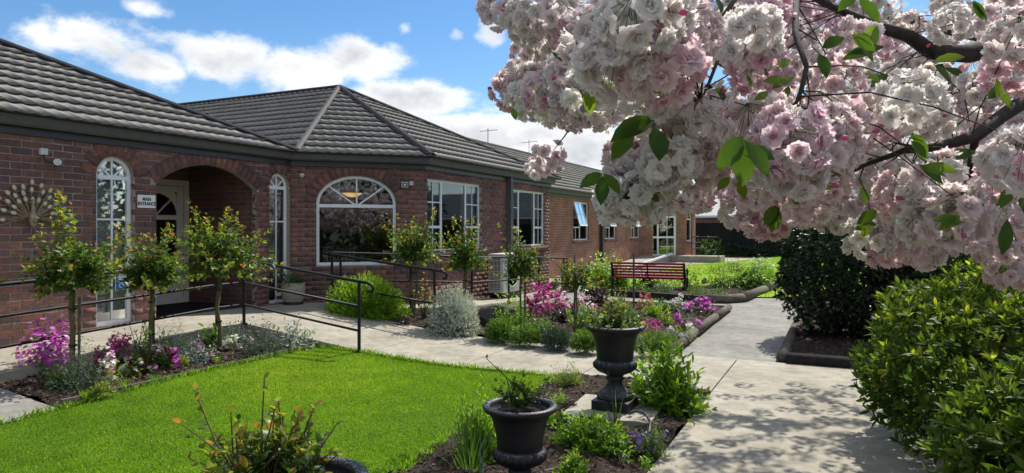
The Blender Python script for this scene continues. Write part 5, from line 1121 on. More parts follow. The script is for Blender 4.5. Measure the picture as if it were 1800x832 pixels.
mound('shrub_rose', 'small shrub rose with white flowers on the back lawn bed', 'bush', 1338, 478, 42, 22, 'bright', n=60, per=6, L=.1, wd=.06, fmat='white_flower', fn=40, fs=.07, tint=(.5, 1))
mound('spurge', 'low yellow green plant in the round bed on the back lawn', 'plant', 1262, 479, 42, 11, 'lime', n=60, per=6, L=.08, wd=.03)
mound('spurge', 'yellow green rose bush behind the round bed', 'plant', 1292, 476, 42, 16, 'bright', n=50, per=6, L=.1, wd=.05, fmat='pink_rose', fn=14, fs=.07)
for px, wd_, h, lab in ((1248, 48, 28, 'rounded green bush at the left end of the black fence'), (1288, 36, 18, 'small brownish bush against the black fence'), (1318, 30, 14, 'thin dark bush against the black fence'), (1347, 52, 24, 'flat-topped green bush against the black fence')):
    mound('fence_bush', lab, 'bush', px, 449, wd_, h, 'green' if wd_ > 40 else 'dark', z=.03, n=140, per=8, L=.12, wd=.06, group='bushes along the fence', tint=(.3, .8), rough=.12)
# ---------------------------------------------------------------- urn bed
mound('ligularia', 'large jagged-leaved green plant right of the tall urn', 'plant', 1176, 728, 112, 96, 'bright', z=.05, n=150, per=7, L=.1, wd=.032, tint=(.25, .75), tpl=L8, rough=.25, fan=.8)
mound('yellow_heather', 'yellow green feathery shrub at the lawn corner', 'shrub', 1000, 686, 58, 42, 'lime', z=.05, n=130, per=9, L=.03, wd=.011, tint=(.2, .7), rough=.3)
mound('yellow_heather', 'small lime plant below the feathery shrub', 'plant', 988, 718, 36, 24, 'bright', z=.05, n=40, per=7, L=.035, wd=.012, tint=(.5, 1))
mound('lamium', 'small lime leafy plant right behind the speckled urn', 'plant', 965, 750, 40, 26, 'bright', z=.05, n=36, per=6, L=.05, wd=.022, tint=(.5, 1))
mound('stonecrop', 'spreading bright green leafy plant in front of the tall urn', 'plant', 1040, 806, 152, 56, 'bright', z=.05, n=170, per=9, L=.055, wd=.019, tint=(.15, .75), tpl=L8, rough=.2, squash=.55)
mound('heather', 'olive heather mound with violet flowers by the path', 'plant', 1150, 802, 54, 46, 'green', z=.05, n=120, per=10, L=.022, wd=.008, tint=(.5, .9), fmat='violet', fn=14, fs=.02, rough=.3)
mound('violet_plant', 'dark low violet plant beside the heather', 'plant', 1118, 800, 60, 30, 'purple_leaf', z=.05, n=40, per=5, L=.03, wd=.02, fmat='violet', fn=16, fs=.024)
mound('stonecrop', 'bright green leafy plant at the bottom picture edge', 'plant', 1006, 850, 58, 40, 'bright', z=.05, n=46, per=10, L=.05, wd=.018, tint=(.3, .9), tpl=L8)
mound('sweet_william', 'pale green upright plant left of the speckled urn', 'plant', 842, 815, 82, 105, 'bright', z=.05, n=120, per=12, L=.06, wd=.013, tint=(.35, .9), tpl=L8, rough=.35, fan=.7)
tuft('iris_clump', 'tall strap-leaved clump left of the speckled urn', 826, 838, 70, 110, 'green', z=.05, n=46, wd=.012, cat='plant', spread=.7)
tuft('iris_clump', 'fan of thin daffodil leaves in front of the tall urn', 1083, 752, 20, 84, 'green', z=.06, n=9, wd=.01, cat='plant', spread=.35)
tuft('iris_clump', 'few curling leaves at the bottom edge below the speckled urn', 842, 862, 46, 90, 'sage', z=.05, n=8, wd=.01, cat='plant', spread=.9)
tuft('daffodil_leaves', 'small grassy sprout in the soil at the lower right of the bed', 1095, 815, 18, 36, 'sage', z=.05, n=12, wd=.005, cat='plant', spread=.5)
mound('seedling', 'small pale seedling by the path at the lower right', 'plant', 1138, 826, 26, 22, 'bright', z=.05, n=12, per=5, L=.035, wd=.015)
# plants in the urns and pots
def urn_plant(label, U, px_w, zt, n, per, L, seed, dens=1.0, tip=.8, tint0=.45, stems=True, name='rose_bush', spires=()):
    global RNG
    RNG = np.random.default_rng(seed); random.seed(seed); s_ = U.scale.x; z0 = U.location.z+.68*s_; t = thing(name, label, 'rose bush', (U.location.x-(.1 if seed == 63 else 0), U.location.y-(.05 if seed == 63 else 0), z0)); a = RNG.uniform(0, 6.28, n); q = RNG.uniform(.1, 1, n)*px_w
    E = np.column_stack([np.cos(a)*q, np.sin(a)*q, zt*(1-.6*(q/px_w)**2)*RNG.uniform(.45, 1.05, n)])
    for (dx, dz) in spires: E = np.concatenate([E, [[CT*dx, ST*dx, dz]]])
    S = E*np.array([.15, .15, 0]); S[:, 2] = -.03
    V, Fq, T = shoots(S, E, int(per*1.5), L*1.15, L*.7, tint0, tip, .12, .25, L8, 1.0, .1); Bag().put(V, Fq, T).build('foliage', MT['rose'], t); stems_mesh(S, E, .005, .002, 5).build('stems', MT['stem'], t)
urn_plant('leafy rose growing in the tall urn', U1, .26, .24, 44, 16, .045, 61, tip=.72, tint0=.5)
urn_plant('sparse low rose in the speckled urn', U2, .18, .14, 34, 9, .036, 62, tip=.6, tint0=.35, spires=((-.2, .26), (-.13, .2), (.16, .14), (.02, .16)))
urn_plant('straggly rose with bronze shoots in the lowest urn', U3, .3, .3, 78, 12, .042, 63, tip=.85, tint0=.42, spires=((-.25, .38), (.0, .42), (.18, .32), (-.3, .26), (.26, .26), (.05, .34), (-.12, .3), (.12, .28)))
RNG = np.random.default_rng(70); random.seed(70)
def pot_plant(label, T_, r, h, mat, n, per, L, wd, z, name='pot_plant', fmat=None, fn=0, fs=.05):
    t = thing(name, label, 'plant', (T_.location.x, T_.location.y, T_.location.z+z)); E = dome_ends(n, (r, r, h), -.1, .25); V, Fq, T = shoots(E*np.array([.3, .3, 0]), E, per, L, wd, .3, .7); Bag().put(V, Fq, T).build('foliage', MT[mat], t)
    if fmat: e = dome_ends(fn, (r, r, h*1.1), .1); V, Fq, T = scatter(FT[0], FT[1], e, rdir(fn), e, fs, RNG.random(fn)); Bag().put(V, Fq, T).build('flowers', MT[fmat], t)
pot_plant('dark green plant in the beige ribbed pot', POT1, .24, .26, 'green', 90, 8, .06, .02, .32)
pot_plant('white and pink flowers in the dark bowl planter', POT2, .3, .2, 'green', 40, 5, .08, .05, .4, fmat='white_pink', fn=60, fs=.1)
pot_plant('leafy plant in the half hidden planter', POT3, .22, .2, 'green', 40, 5, .08, .04, .36)
# ================================================================ big shrubs on the right
def rosettes(P, N_, per, L, wd, tint, tpl=L8, open_=.75, tv=.12):
    n = len(P); A = np.repeat(N_[:, None], per, 1).reshape(-1, 3); R = rdir(n*per); R = unit(R-(R*A).sum(-1, keepdims=True)*A); k = RNG.uniform(.35, 1.25, (n*per, 1)); d = unit(A*(1.25-k*open_)+R*k); pos = np.repeat(P, per, 0)-A*(k*.25*L)
    sz = RNG.uniform(.6, 1.1, n*per); sc = np.column_stack([wd*sz, L*sz, wd*sz*1.3]); return scatter(tpl[0], tpl[1], pos, d, unit(A-d*.5+jit(n*per, .15)), sc, np.clip(np.repeat(tint, per)+RNG.normal(0, tv, n*per), 0, 1))
def rhodo():
    t = thing('rhododendron_shrub', 'large glossy green shrub filling the lower right beside the path', 'shrub', (*W(3.95, 4.6), 0)); B = Bag(); c = np.array([*W(3.95, 4.6), .62]); o = np.array(t.location)
    n = 4600; u = rdir(n*2); u = u[u[:, 2] > -.6][:n]; rr_ = np.array([1.42, 1.7, .8]); lump = 1+.04*np.sin(u[:, :1]*9+u[:, 2:]*5)+.04*np.sin(u[:, 1:2]*8-u[:, 2:]*7)
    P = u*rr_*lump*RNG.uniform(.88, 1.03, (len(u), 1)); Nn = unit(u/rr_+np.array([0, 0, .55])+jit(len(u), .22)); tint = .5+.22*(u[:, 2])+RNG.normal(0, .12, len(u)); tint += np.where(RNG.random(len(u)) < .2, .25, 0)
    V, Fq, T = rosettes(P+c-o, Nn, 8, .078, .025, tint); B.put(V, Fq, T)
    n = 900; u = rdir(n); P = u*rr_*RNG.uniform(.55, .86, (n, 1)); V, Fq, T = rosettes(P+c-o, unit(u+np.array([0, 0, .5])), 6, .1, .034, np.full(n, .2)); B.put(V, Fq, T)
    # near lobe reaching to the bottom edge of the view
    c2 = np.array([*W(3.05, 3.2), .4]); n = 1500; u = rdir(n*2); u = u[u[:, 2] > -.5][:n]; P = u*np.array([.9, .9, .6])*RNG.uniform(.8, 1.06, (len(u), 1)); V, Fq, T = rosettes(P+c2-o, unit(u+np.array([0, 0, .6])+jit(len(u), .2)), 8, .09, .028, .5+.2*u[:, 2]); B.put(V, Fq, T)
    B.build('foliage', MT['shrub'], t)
    S = []; E = []
    for _ in range(40):
        k = Vector(rdir(1)[0]); S.append((random.gauss(0, .15), random.gauss(0, .15), .02)); E.append((k.x*1.1, k.y*1.2, .5+abs(k.z)*.55))
    stems_mesh(S, E, .02, .006, 6).build('branches', MT['bark'], t)
rhodo()
def clipped(label, X, Y, rx, ry, zt, n, seed, zl=.15, name='camellia_bush', L=.06, fl=10):
    global RNG
    RNG = np.random.default_rng(seed); t = thing(name, label, 'bush', (*W(X, Y), .1)); zc = (zt+zl)/2; rz_ = (zt-zl)/2; u = rdir(n); p4 = 1/np.power((np.abs(u)**3.2).sum(1, keepdims=True), 1/3.2); lump = 1+.05*np.sin(u[:, :1]*11+u[:, 2:]*6)
    P = u*p4*lump*np.array([rx, ry, rz_])*RNG.uniform(.78, 1.04, (n, 1)); keep = RNG.random(n) < np.clip(.35+.9*(P[:, 2]+rz_)/rz_, .3, 1); P = P[keep]; u = u[keep]
    R2 = np.array([[CT, ST], [-ST, CT]]); P[:, :2] = P[:, :2] @ R2; N_ = unit(P/np.array([rx, ry, rz_])**2+np.array([0, 0, .4])+jit(len(P), .3)); P[:, 2] += zc-.1
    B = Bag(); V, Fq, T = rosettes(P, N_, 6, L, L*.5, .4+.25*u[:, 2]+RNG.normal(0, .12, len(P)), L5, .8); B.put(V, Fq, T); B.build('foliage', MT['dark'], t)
    S = []; E = []
    for i in range(26): a = random.uniform(0, 6.28); q = random.uniform(.3, .8); S.append((random.gauss(0, .18)*rx, random.gauss(0, .18), -.05)); E.append((math.cos(a)*q*rx, math.sin(a)*q*ry, zt*random.uniform(.5, .85)))
    stems_mesh(S, E, .022, .007, 6).build('branches', MT['bark'], t)
    if fl: k = RNG.choice(len(P), fl, replace=False); V, Fq, T = scatter(flower_t(7)[0], flower_t(7)[1], P[k]*np.array([1.03, 1.03, 1.02]), rdir(fl), N_[k]-np.array([ST*-.5, .6, 0]), .09, RNG.random(fl)); Bag().put(V, Fq, T).build('flowers', MT['pink_rose'], t)
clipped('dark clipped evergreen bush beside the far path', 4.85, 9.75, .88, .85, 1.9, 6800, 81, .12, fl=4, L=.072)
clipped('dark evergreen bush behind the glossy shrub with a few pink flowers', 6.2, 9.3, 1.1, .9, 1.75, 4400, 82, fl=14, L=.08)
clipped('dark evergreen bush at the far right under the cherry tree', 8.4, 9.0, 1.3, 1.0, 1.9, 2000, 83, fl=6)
RNG = np.random.default_rng(91); random.seed(91)
# ================================================================ flowering cherry
def petal_grid(L, wd, cup, ruf, rng):
    """one petal along +y, notched tip; returns 3x4 grid"""
    V = []
    for j, (t, w_) in enumerate(((0, .12), (.4, .75), (.78, 1.0), (1.0, .72))):
        for i in (-1, 0, 1):
            x = i*wd*.5*w_; y_ = L*t-(L*.1 if (j == 3 and i == 0) else 0); z = cup*L*t*t+abs(i)*.12*wd*w_+rng.normal(0, ruf*L)*(t > .3); V.append((x, y_, z))
    return V
PF = [[r*3+i, r*3+i+1, r*3+i+4, r*3+i+3] for r in range(3) for i in range(2)]
def flower_mesh(rng, R=.027, rings=((7, 84, 1.0), (7, 66, .93), (6, 46, .8), (5, 24, .6)), pink=0.0):
    V = []; Fq = []; T = []
    for n_, ang, k in rings:
        ph = rng.uniform(0, 6.28)
        for i in range(n_):
            a = ph+2*math.pi*i/n_+rng.normal(0, .12); an = rad(ang+rng.normal(0, 9)); g = petal_grid(R*k*rng.uniform(.85, 1.12), R*.78*k, .1, .095, rng); b = len(V)
            out = np.array([math.cos(a), math.sin(a), 0]); sd = np.array([-math.sin(a), math.cos(a), 0]); up = np.array([0, 0, 1.])
            y_ = out*math.sin(an)+up*math.cos(an); z_ = -out*math.cos(an)+up*math.sin(an)
            pk = np.clip(rng.normal(.25+.15*(k < .8)+pink, .16), 0, .88)
            for q, (x, y, z) in enumerate(g): V.append(sd*x+y_*y+z_*z); T.append(min(.88, pk+(.2 if q < 3 else 0)+(.06 if q > 8 else 0)))
            Fq += [[b+c for c in f] for f in PF]
    return np.array(V), np.array(Fq), np.array(T)
def cluster_mesh(seed, nf, R=.027, rad_=.058, low=False, pink=0.0, buds=1):
    rng = np.random.default_rng(seed); B = Bag(); u = []
    k = 0
    while len(u) < nf and k < 600:
        k += 1; v = rng.normal(size=3); v /= np.linalg.norm(v); v[2] = v[2]*.95-.12; v /= np.linalg.norm(v)
        if v[2] > .82: continue
        if all(np.dot(v, w_) < .80 for w_ in u): u.append(v)
    for v in u:
        FV, FF, TT = flower_mesh(rng, R*rng.uniform(.88, 1.14), ((6, 74, 1.0), (5, 40, .8)) if low else ((7, 84, 1.0), (7, 66, .93), (6, 46, .8), (5, 24, .6)), pink+rng.normal(0, .1))
        if low:   # one quad for each petal
            m = len(FV)//12; idx = np.arange(m)*12; FF = np.column_stack([idx+1, idx+6, idx+10, idx+8]); used = np.unique(FF); mp_ = -np.ones(len(FV), int); mp_[used] = np.arange(len(used)); FV = FV[used]; TT = TT[used]; FF = mp_[FF]
        z = unit((v+rng.normal(0, .25, 3))[None])[0]; h = np.array([0, 0, 1.]) if abs(z[2]) < .9 else np.array([1., 0, 0]); x = np.cross(h, z); x /= np.linalg.norm(x); y = np.cross(z, x); a = rng.uniform(0, 6.28); x, y = x*math.cos(a)+y*math.sin(a), -x*math.sin(a)+y*math.cos(a)
        c = v*rad_*rng.uniform(.8, 1.12)*np.array([1.1, 1.1, .95]); B.put(FV @ np.array([x, y, z])+c, FF, TT)
    # stalks and buds
    if not low:
        mb = MB()
        for v in u: mb.tube([(0, 0, .05), tuple(v*rad_*.5+np.array([0, 0, .02])), tuple(v*rad_*.9)], .0008, 3, cap=False)
        for i in range(buds):
            v = rng.normal(size=3); v[2] = -abs(v[2])*.7; v /= np.linalg.norm(v); e = v*rad_*rng.uniform(1.35, 1.75); mb.tube([(0, 0, .03), tuple(e)], .001, 3, cap=False)
            nb0 = 7; B.put(*bud(e, v, rng))
        B.put(np.array(mb.v), np.array([f for f in mb.f if len(f) == 4]), np.full(len(mb.v), 1.0))
    return B
def bud(c, v, rng):
    m = MB(); m.tube([tuple(c), tuple(c+v*.006), tuple(c+v*.012), tuple(c+v*.016)], [.002, .0055, .005, .001], 6, cap=False); return np.array(m.v), np.array(m.f), np.full(len(m.v), .955)
CH = thing('cherry_tree', 'old cherry tree with heavy pale pink double blossom hanging over the path', 'tree', (*W(5.2, 4.6), .05))
cho = np.array(CH.location)
VAR = []
for i in range(9):
    b = cluster_mesh(200+i, 16+(i % 4)*2, .0285, .056+.004*(i % 3), False, (-.14, -.04, .08, -.05, -.12, .14, .03, -.14, .26)[i], buds=(0, 1, 0, 2, 0, 1, 0, 2, 1)[i])
    me = np_mesh('blossom_cluster', np.concatenate(b.V), np.concatenate(b.F), np.concatenate(b.T)); me.polygons.foreach_set('use_smooth', [True]*len(me.polygons)); me.materials.append(MT['blossom']); VAR.append(me)
POLY = [(840, -40), (862, 0), (900, 38), (925, 80), (945, 105), (905, 125), (878, 150), (866, 172), (885, 200), (915, 212), (950, 232), (1000, 246), (1040, 238), (1078, 240), (1088, 262), (1064, 285), (1058, 330), (1052, 372), (1062, 396), (1110, 402), (1150, 388), (1182, 352), (1200, 330), (1222, 360), (1250, 352), (1280, 372), (1330, 402), (1352, 414), (1392, 398), (1440, 392), (1490, 405), (1500, 438), (1560, 456), (1640, 462), (1690, 448), (1745, 462), (1800, 500), (1850, 530), (1850, -40)]
clusters = []                                                    # (px, py, distance, scale, variant)
hand = [(1120, 40, 1.15, 1), (1085, 110, 1.2, 0), (1165, 115, 1.22, 2), (1150, 20, 1.25, 4), (1060, 55, 1.3, 5), (1200, 60, 1.35, 1),
        (880, 12, 2.2, 1), (925, 35, 2.1, 3), (980, 20, 2.0, 4), (1010, 60, 2.0, 0), (960, 70, 2.2, 6), (935, 98, 2.6, 5),
        (905, 160, 2.3, 1), (932, 168, 2.1, 0), (965, 160, 1.9, 4), (1000, 130, 1.8, 3), (980, 184, 2.0, 0), (1018, 180, 1.8, 7), (1040, 165, 1.7, 4), (1045, 192, 2.2, 5), (985, 110, 2.3, 7), (915, 140, 2.3, 6),
        (964, 276, 3.0, 8), (944, 296, 4.2, 5),
        (1092, 352, 1.75, 0), (1125, 346, 1.7, 7), (1110, 312, 1.8, 4), (1142, 318, 1.8, 1), (1160, 300, 1.9, 3), (1100, 280, 1.9, 6), (1130, 280, 1.8, 5), (1205, 345, 2.7, 8), (1225, 350, 3.0, 6),
        (1180, 170, 1.6, 5), (1170, 215, 1.6, 8), (1215, 200, 1.6, 5), (1200, 260, 1.7, 6), (1175, 285, 1.6, 4), (1230, 290, 1.7, 0), (1215, 240, 1.8, 8),
        (1320, 220, 1.5, 8), (1385, 250, 1.4, 8), (1430, 235, 1.5, 8), (1450, 265, 1.5, 8), (1395, 290, 1.45, 7), (1350, 300, 1.7, 5), (1330, 330, 2.2, 2), (1290, 330, 2.6, 6),
        (1300, 365, 2.7, 2), (1330, 385, 2.5, 5), (1360, 385, 2.5, 2), (1400, 370, 2.4, 6), (1440, 360, 2.4, 5), (1470, 375, 2.4, 2),
        (1530, 420, 2.0, 0), (1575, 430, 2.0, 4), (1620, 430, 2.1, 3), (1600, 385, 2.1, 6), (1660, 395, 2.1, 1), (1700, 420, 2.3, 0), (1745, 425, 2.3, 4), (1780, 470, 2.2, 5), (1795, 280, 1.4, 0)]
for px, py, Yd, v in hand: clusters.append((px, py, Yd, 1.0, v))
rg = np.random.default_rng(5)
tries = 0
BR = [(1800, 178), (1760, 205), (1715, 240), (1650, 258), (1588, 265), (1700, 95), (1640, 92), (1595, 62), (1545, 48), (1672, 150), (1418, 118), (1408, 160), (1395, 80), (1262, 105), (1245, 150), (1680, 250), (1740, 222), (1620, 262), (1670, 93)]
while len(clusters) < 285 and tries < 20000:
    tries += 1; px, py = rg.uniform(840, 1850), rg.uniform(-40, 500); Yd = 1.5+2.6*rg.random()**1.3; m = .074*F/Yd
    if not in_poly(np.array([[px, py]]), POLY)[0]: continue
    ok = all(in_poly(np.array([[px+m*math.cos(a), py+m*math.sin(a)]]), POLY)[0] for a in np.linspace(0, 6.28, 9))
    if not ok: continue
    if Yd < 2.75 and any(math.hypot(px-a, (py-b)) < m+8 for a, b in BR): continue
    if any((abs(px-c[0])**2+abs(py-c[1])**2) < (m*.75)**2 and abs(Yd-c[2]) < .3 for c in clusters): continue
    clusters.append((px, py, Yd, rg.uniform(.9, 1.1), int(rg.integers(0, 9))))
cpos = []
for px, py, Yd, s_, v in clusters:
    p = D(px, py, Yd); o = link('blossom_cluster', VAR[v], CH, None, p-CH.location, (rg.uniform(-.5, .5), rg.uniform(-.5, .5), rg.uniform(0, 6.28))); o.scale = (s_,)*3; cpos.append(p)
# the rest of the crown: further clusters through the tree's volume, also over and behind the viewer
LOW = []
for i in range(6):
    b = cluster_mesh(300+i, 15, .028, .06, True, (-.05, .1, 0, .2, -.1, .05)[i]); LOW.append((np.concatenate(b.V), np.concatenate(b.F), np.concatenate(b.T)))
mass = Bag(); cnt = 0; tries = 0; cc_ = np.array([*W(3.6, 4.0), 3.3]); 
while cnt < 850 and tries < 60000:
    tries += 1; u = rg.normal(size=3); u /= np.linalg.norm(u); r = rg.uniform(.25, 1)**.45; X = 3.4+u[0]*4.6*r; Y = 3.6+u[1]*4.4*r; z = 3.1+u[2]*1.75*r
    if math.hypot(X, Y) < 1.2 and z < 2.4: continue
    a, b_ = W(X, Y); p = np.array([a, b_, z]); px, py, dd = proj(p)
    if dd > .3 and -120 < px < 1920 and -120 < py < 920:
        m = .085*F/dd
        if dd < 2.0 and px < 1500: continue
        if dd < 1.3: continue
        q = np.array([[px+m*math.cos(t), py+m*math.sin(t)] for t in np.linspace(0, 6.28, 8)])
        if not in_poly(np.clip(q, [-1e9, -39], [1849, 1e9]), POLY).all(): continue
    V, Fq, T = LOW[cnt % 6]; ang = rg.uniform(0, 6.28); c, s_ = math.cos(ang), math.sin(ang); k = rg.uniform(.9, 1.3)
    mass.put((V*k) @ np.array([[c, s_, 0], [-s_, c, 0], [0, 0, 1]])+(p-cho), Fq, T); cnt += 1
for i in range(200):  # extra clusters on the sun side, added to dapple the near path
    X, Y, z = rg.uniform(2.6, 5.6), rg.uniform(5.2, 8.6), rg.uniform(2.2, 3.9); a, b_ = W(X, Y); p = np.array([a, b_, z]); px, py, dd = proj(p); m = .085*F/dd
    if not in_poly(np.array([[px-m, py], [px+m, py], [px, py+m], [px, py-m]]), POLY).all() and px < 1820 and py > -40: continue
    V, Fq, T = LOW[i % 6]; mass.put(V*rg.uniform(1, 1.4)+(p-cho), Fq, T)
prop(mass.build('blossoms', MT['blossom'], CH), kind='stuff')
# trunk, limbs, twigs
LIMBS = []
def limb(pts, r, name='branch', n=8):
    for a_, b_ in zip(pts[:-1], pts[1:]): LIMBS.extend(Vector(a_).lerp(Vector(b_), k/8) for k in range(9))
    return MB().tube([Vector(p)-CH.location for p in pts], r, n).build(name, MT['bark'], CH, smooth=True)
T0 = Vector(CH.location); fork = Vector((*W(5.0, 4.4), 1.9))
limb([T0-Vector((0, 0, .1)), Vector((*W(5.15, 4.55), .6)), Vector((*W(5.05, 4.5), 1.3)), fork], [.2, .165, .15, .14], 'trunk', 14)
limb([fork, Vector((*W(4.2, 3.6), 2.35)), D(1830, 60, 3.0), D(1700, 95, 2.75), D(1640, 92, 2.6), D(1595, 62, 2.5), D(1545, 48, 2.5), D(1480, 20, 2.5)], [.13, .09, .055, .038, .03, .024, .02, .014])
limb([Vector((*W(4.2, 3.6), 2.35)), D(1900, 120, 2.4), D(1800, 178, 2.15), D(1760, 205, 2.08), D(1715, 240, 2.0), D(1650, 258, 1.95), D(1588, 265, 1.9)], [.08, .035, .024, .021, .018, .014, .009])
limb([D(1715, 240, 2.0), D(1665, 260, 2.2), D(1620, 262, 2.3), D(1570, 250, 2.35)], [.012, .009, .007, .004], n=6)
limb([D(1640, 92, 2.6), D(1672, 150, 2.4), D(1660, 200, 2.3), D(1640, 225, 2.2)], [.012, .008, .006, .003], n=6)
limb([D(1480, 20, 2.5), D(1400, -20, 2.2), D(1398, 60, 1.8), D(1418, 118, 1.7), D(1408, 160, 1.65), D(1392, 200, 1.6)], [.014, .011, .008, .0065, .006, .003], n=6)
limb([D(1480, 20, 2.5), D(1330, -60, 2.2), D(1265, 40, 1.8), D(1262, 105, 1.7), D(1245, 150, 1.65), D(1232, 180, 1.6)], [.012, .009, .007, .0055, .004, .0025], n=6)
limb([D(1330, -60, 2.2), D(1160, -40, 2.0), D(1040, 60, 2.0), D(985, 125, 2.0), D(925, 180, 2.1)], [.012, .01, .007, .005, .003], n=6)
limb([D(1040, 60, 2.0), D(1020, 200, 2.1), D(992, 240, 2.7), D(975, 262, 3.0)], [.005, .004, .003, .002], n=5)
limb([D(1245, 150, 1.65), D(1180, 230, 1.7), D(1130, 290, 1.75), D(1105, 350, 1.7)], [.006, .005, .004, .002], n=5)
limb([D(1588, 265, 1.9), D(1520, 290, 2.0), D(1440, 330, 2.3), D(1360, 360, 2.5)], [.009, .007, .005, .003], n=5)
limb([D(1715, 240, 2.0), D(1700, 320, 2.1), D(1640, 370, 2.1), D(1580, 400, 2.05)], [.012, .008, .006, .003], n=5)
limb([fork, Vector((*W(5.6, 2.2), 3.2)), Vector((*W(4.6, .4), 3.7)), Vector((*W(2.6, -.6), 3.6))], [.12, .08, .05, .02]); limb([fork, Vector((*W(4.4, 5.4), 3.0)), Vector((*W(3.4, 6.4), 3.6))], [.11, .07, .03]); limb([fork, Vector((*W(6.4, 5.2), 3.1)), Vector((*W(7.4, 5.6), 3.8))], [.1, .06, .03])
tw = MB(); LA = np.array([tuple(v) for v in LIMBS])
for q in cpos:
    d_ = np.linalg.norm(LA-np.array(q)-np.array([0, 0, .12]), axis=1); b_ = Vector(LA[int(d_.argmin())]); e = Vector(q)+Vector((0, 0, .04)); l = (b_-e).length
    if l > .75 or l < .05 or depth(b_) > 2.62: continue
    m1 = e.lerp(b_, .35)+Vector((rg.normal(0, .03), rg.normal(0, .03), .08*l)); m2 = e.lerp(b_, .7)+Vector((rg.normal(0, .03), rg.normal(0, .03), .06*l)); tw.tube([e-CH.location, m1-CH.location, m2-CH.location, b_-CH.location], [.0012, .0016, .002, .0026], 4, cap=False)
prop(tw.build('twigs', MT['bark'], CH, smooth=True), kind='stuff')
# broad leaves that hang between the blossom
LM = np_mesh('leaf', *L8, np.full(len(L8[0]), .55)); LM.materials.append(MT['cherry_leaf']); LM2 = np_mesh('leaf', *L8, np.full(len(L8[0]), .2)); LM2.materials.append(MT['cherry_leaf']); LM3 = np_mesh('leaf', *L8, np.full(len(L8[0]), .95)); LM3.materials.append(MT['cherry_leaf'])
for m_ in (LM, LM2, LM3): m_.polygons.foreach_set('use_smooth', [True]*len(m_.polygons))
def cleaf(px, py, Yd, dx, dy, lenpx, mesh, tw=0.0, ar=.5, toward=.2):
    """leaf from its stalk end at px,py, pointing (dx, dy) in view"""
    a = D(px, py, Yd); l = lenpx*Yd/F; right = Vector((CT, ST, 0)); fwd = Vector((-ST, CT, 0)); d = (right*dx-Vector((0, 0, 1))*dy-fwd*toward).normalized(); n_ = (-fwd+right*tw+Vector((0, 0, .5))).normalized(); x = d.cross(n_).normalized(); z = x.cross(d)
    o = link('leaf', mesh, CH); Mx = Matrix((x, d, z)).transposed().to_4x4(); Mx.translation = a-CH.location; o.matrix_local = Mx @ Matrix.Diagonal((l*ar, l, l*ar, 1))
for a in [(1122, 150, 1.45, .9, .2, 48, LM3, .2, .9), (1140, 205, 1.4, -.75, .5, 85, LM, .3, .42), (1150, 212, 1.4, -.9, .45, 80, LM2, -.3, .4), (1112, 225, 1.5, -.6, .9, 70, LM, .1, .5), (1150, 225, 1.45, .15, 1, 60, LM2, .3, .7),
          (1305, 240, 1.3, -.5, .6, 80, LM, .3, .5), (1308, 245, 1.3, -.1, 1, 85, LM, -.2, .5), (1310, 248, 1.28, .45, .8, 75, LM, .2, .5), (1312, 260, 1.3, .9, .4, 52, LM2, .1, .55), (1298, 320, 1.6, .3, 1, 32, LM3, 0, .6), (1282, 312, 1.6, -.6, .6, 34, LM3, 0, .5),
          (1058, 305, 1.6, -.8, .5, 48, LM, .2, .5), (1060, 310, 1.6, -.1, 1, 52, LM2, 0, .5), (1062, 306, 1.6, .6, .8, 46, LM, .3, .5), (1150, 118, 1.5, -.9, .1, 60, LM2, 0, .5), (1120, 130, 1.6, .6, -.3, 50, LM2, 0, .5),
          (1445, 85, 1.6, .7, -.35, 40, LM2, 0, .6), (1440, 95, 1.6, .2, .9, 46, LM2, 0, .55), (1480, 105, 1.8, .9, -.3, 70, LM2, 0, .35), (1490, 95, 1.8, .9, -.15, 60, LM2, .2, .35), (1510, 200, 1.7, -.7, .4, 60, LM2, 0, .5), (1500, 205, 1.7, -.2, 1, 40, LM2, 0, .5),
          (1432, 322, 1.9, -.2, 1, 32, LM, 0, .6), (1515, 330, 2.0, .2, 1, 30, LM, 0, .6), (1540, 370, 1.9, -.8, .5, 46, LM, .2, .45), (1560, 380, 1.9, .6, .6, 42, LM3, 0, .5), (1575, 352, 1.9, .5, .6, 36, LM, .2, .6), (1530, 395, 1.9, -.7, .8, 30, LM3, 0, .5), (1590, 345, 1.9, .9, .1, 40, LM2, 0, .5),
          (1710, 265, 1.6, -.9, .3, 60, LM2, 0, .4), (1720, 262, 1.6, .8, .1, 56, LM, 0, .4), (1700, 262, 1.6, .4, .7, 50, LM2, 0, .5), (1780, 320, 1.6, -.5, .7, 60, LM, .2, .4), (1790, 330, 1.6, .2, .9, 60, LM2, 0, .5), (1740, 340, 2.0, -.7, .3, 40, LM, 0, .5),
          (1240, 385-90, 2.2, .2, 1, 26, LM3, 0, .5), (1035, 130, 1.9, -.9, .2, 34, LM3, 0, .4), (900, 190, 2.0, .3, .9, 24, LM3, 0, .5), (932, 172, 2.0, .3, -.8, 22, LM3, 0, .5), (1345, 345, 2.3, -.6, .5, 26, LM, 0, .5), (1640, 300, 2.2, -.6, .6, 40, LM2, 0, .45), (1660, 120, 2.4, .7, .4, 40, LM2, 0, .45), (1560, 130, 2.3, -.7, .5, 44, LM2, 0, .45), (1380, 420-130, 2.2, .5, .6, 28, LM, 0, .5)]: cleaf(*a)

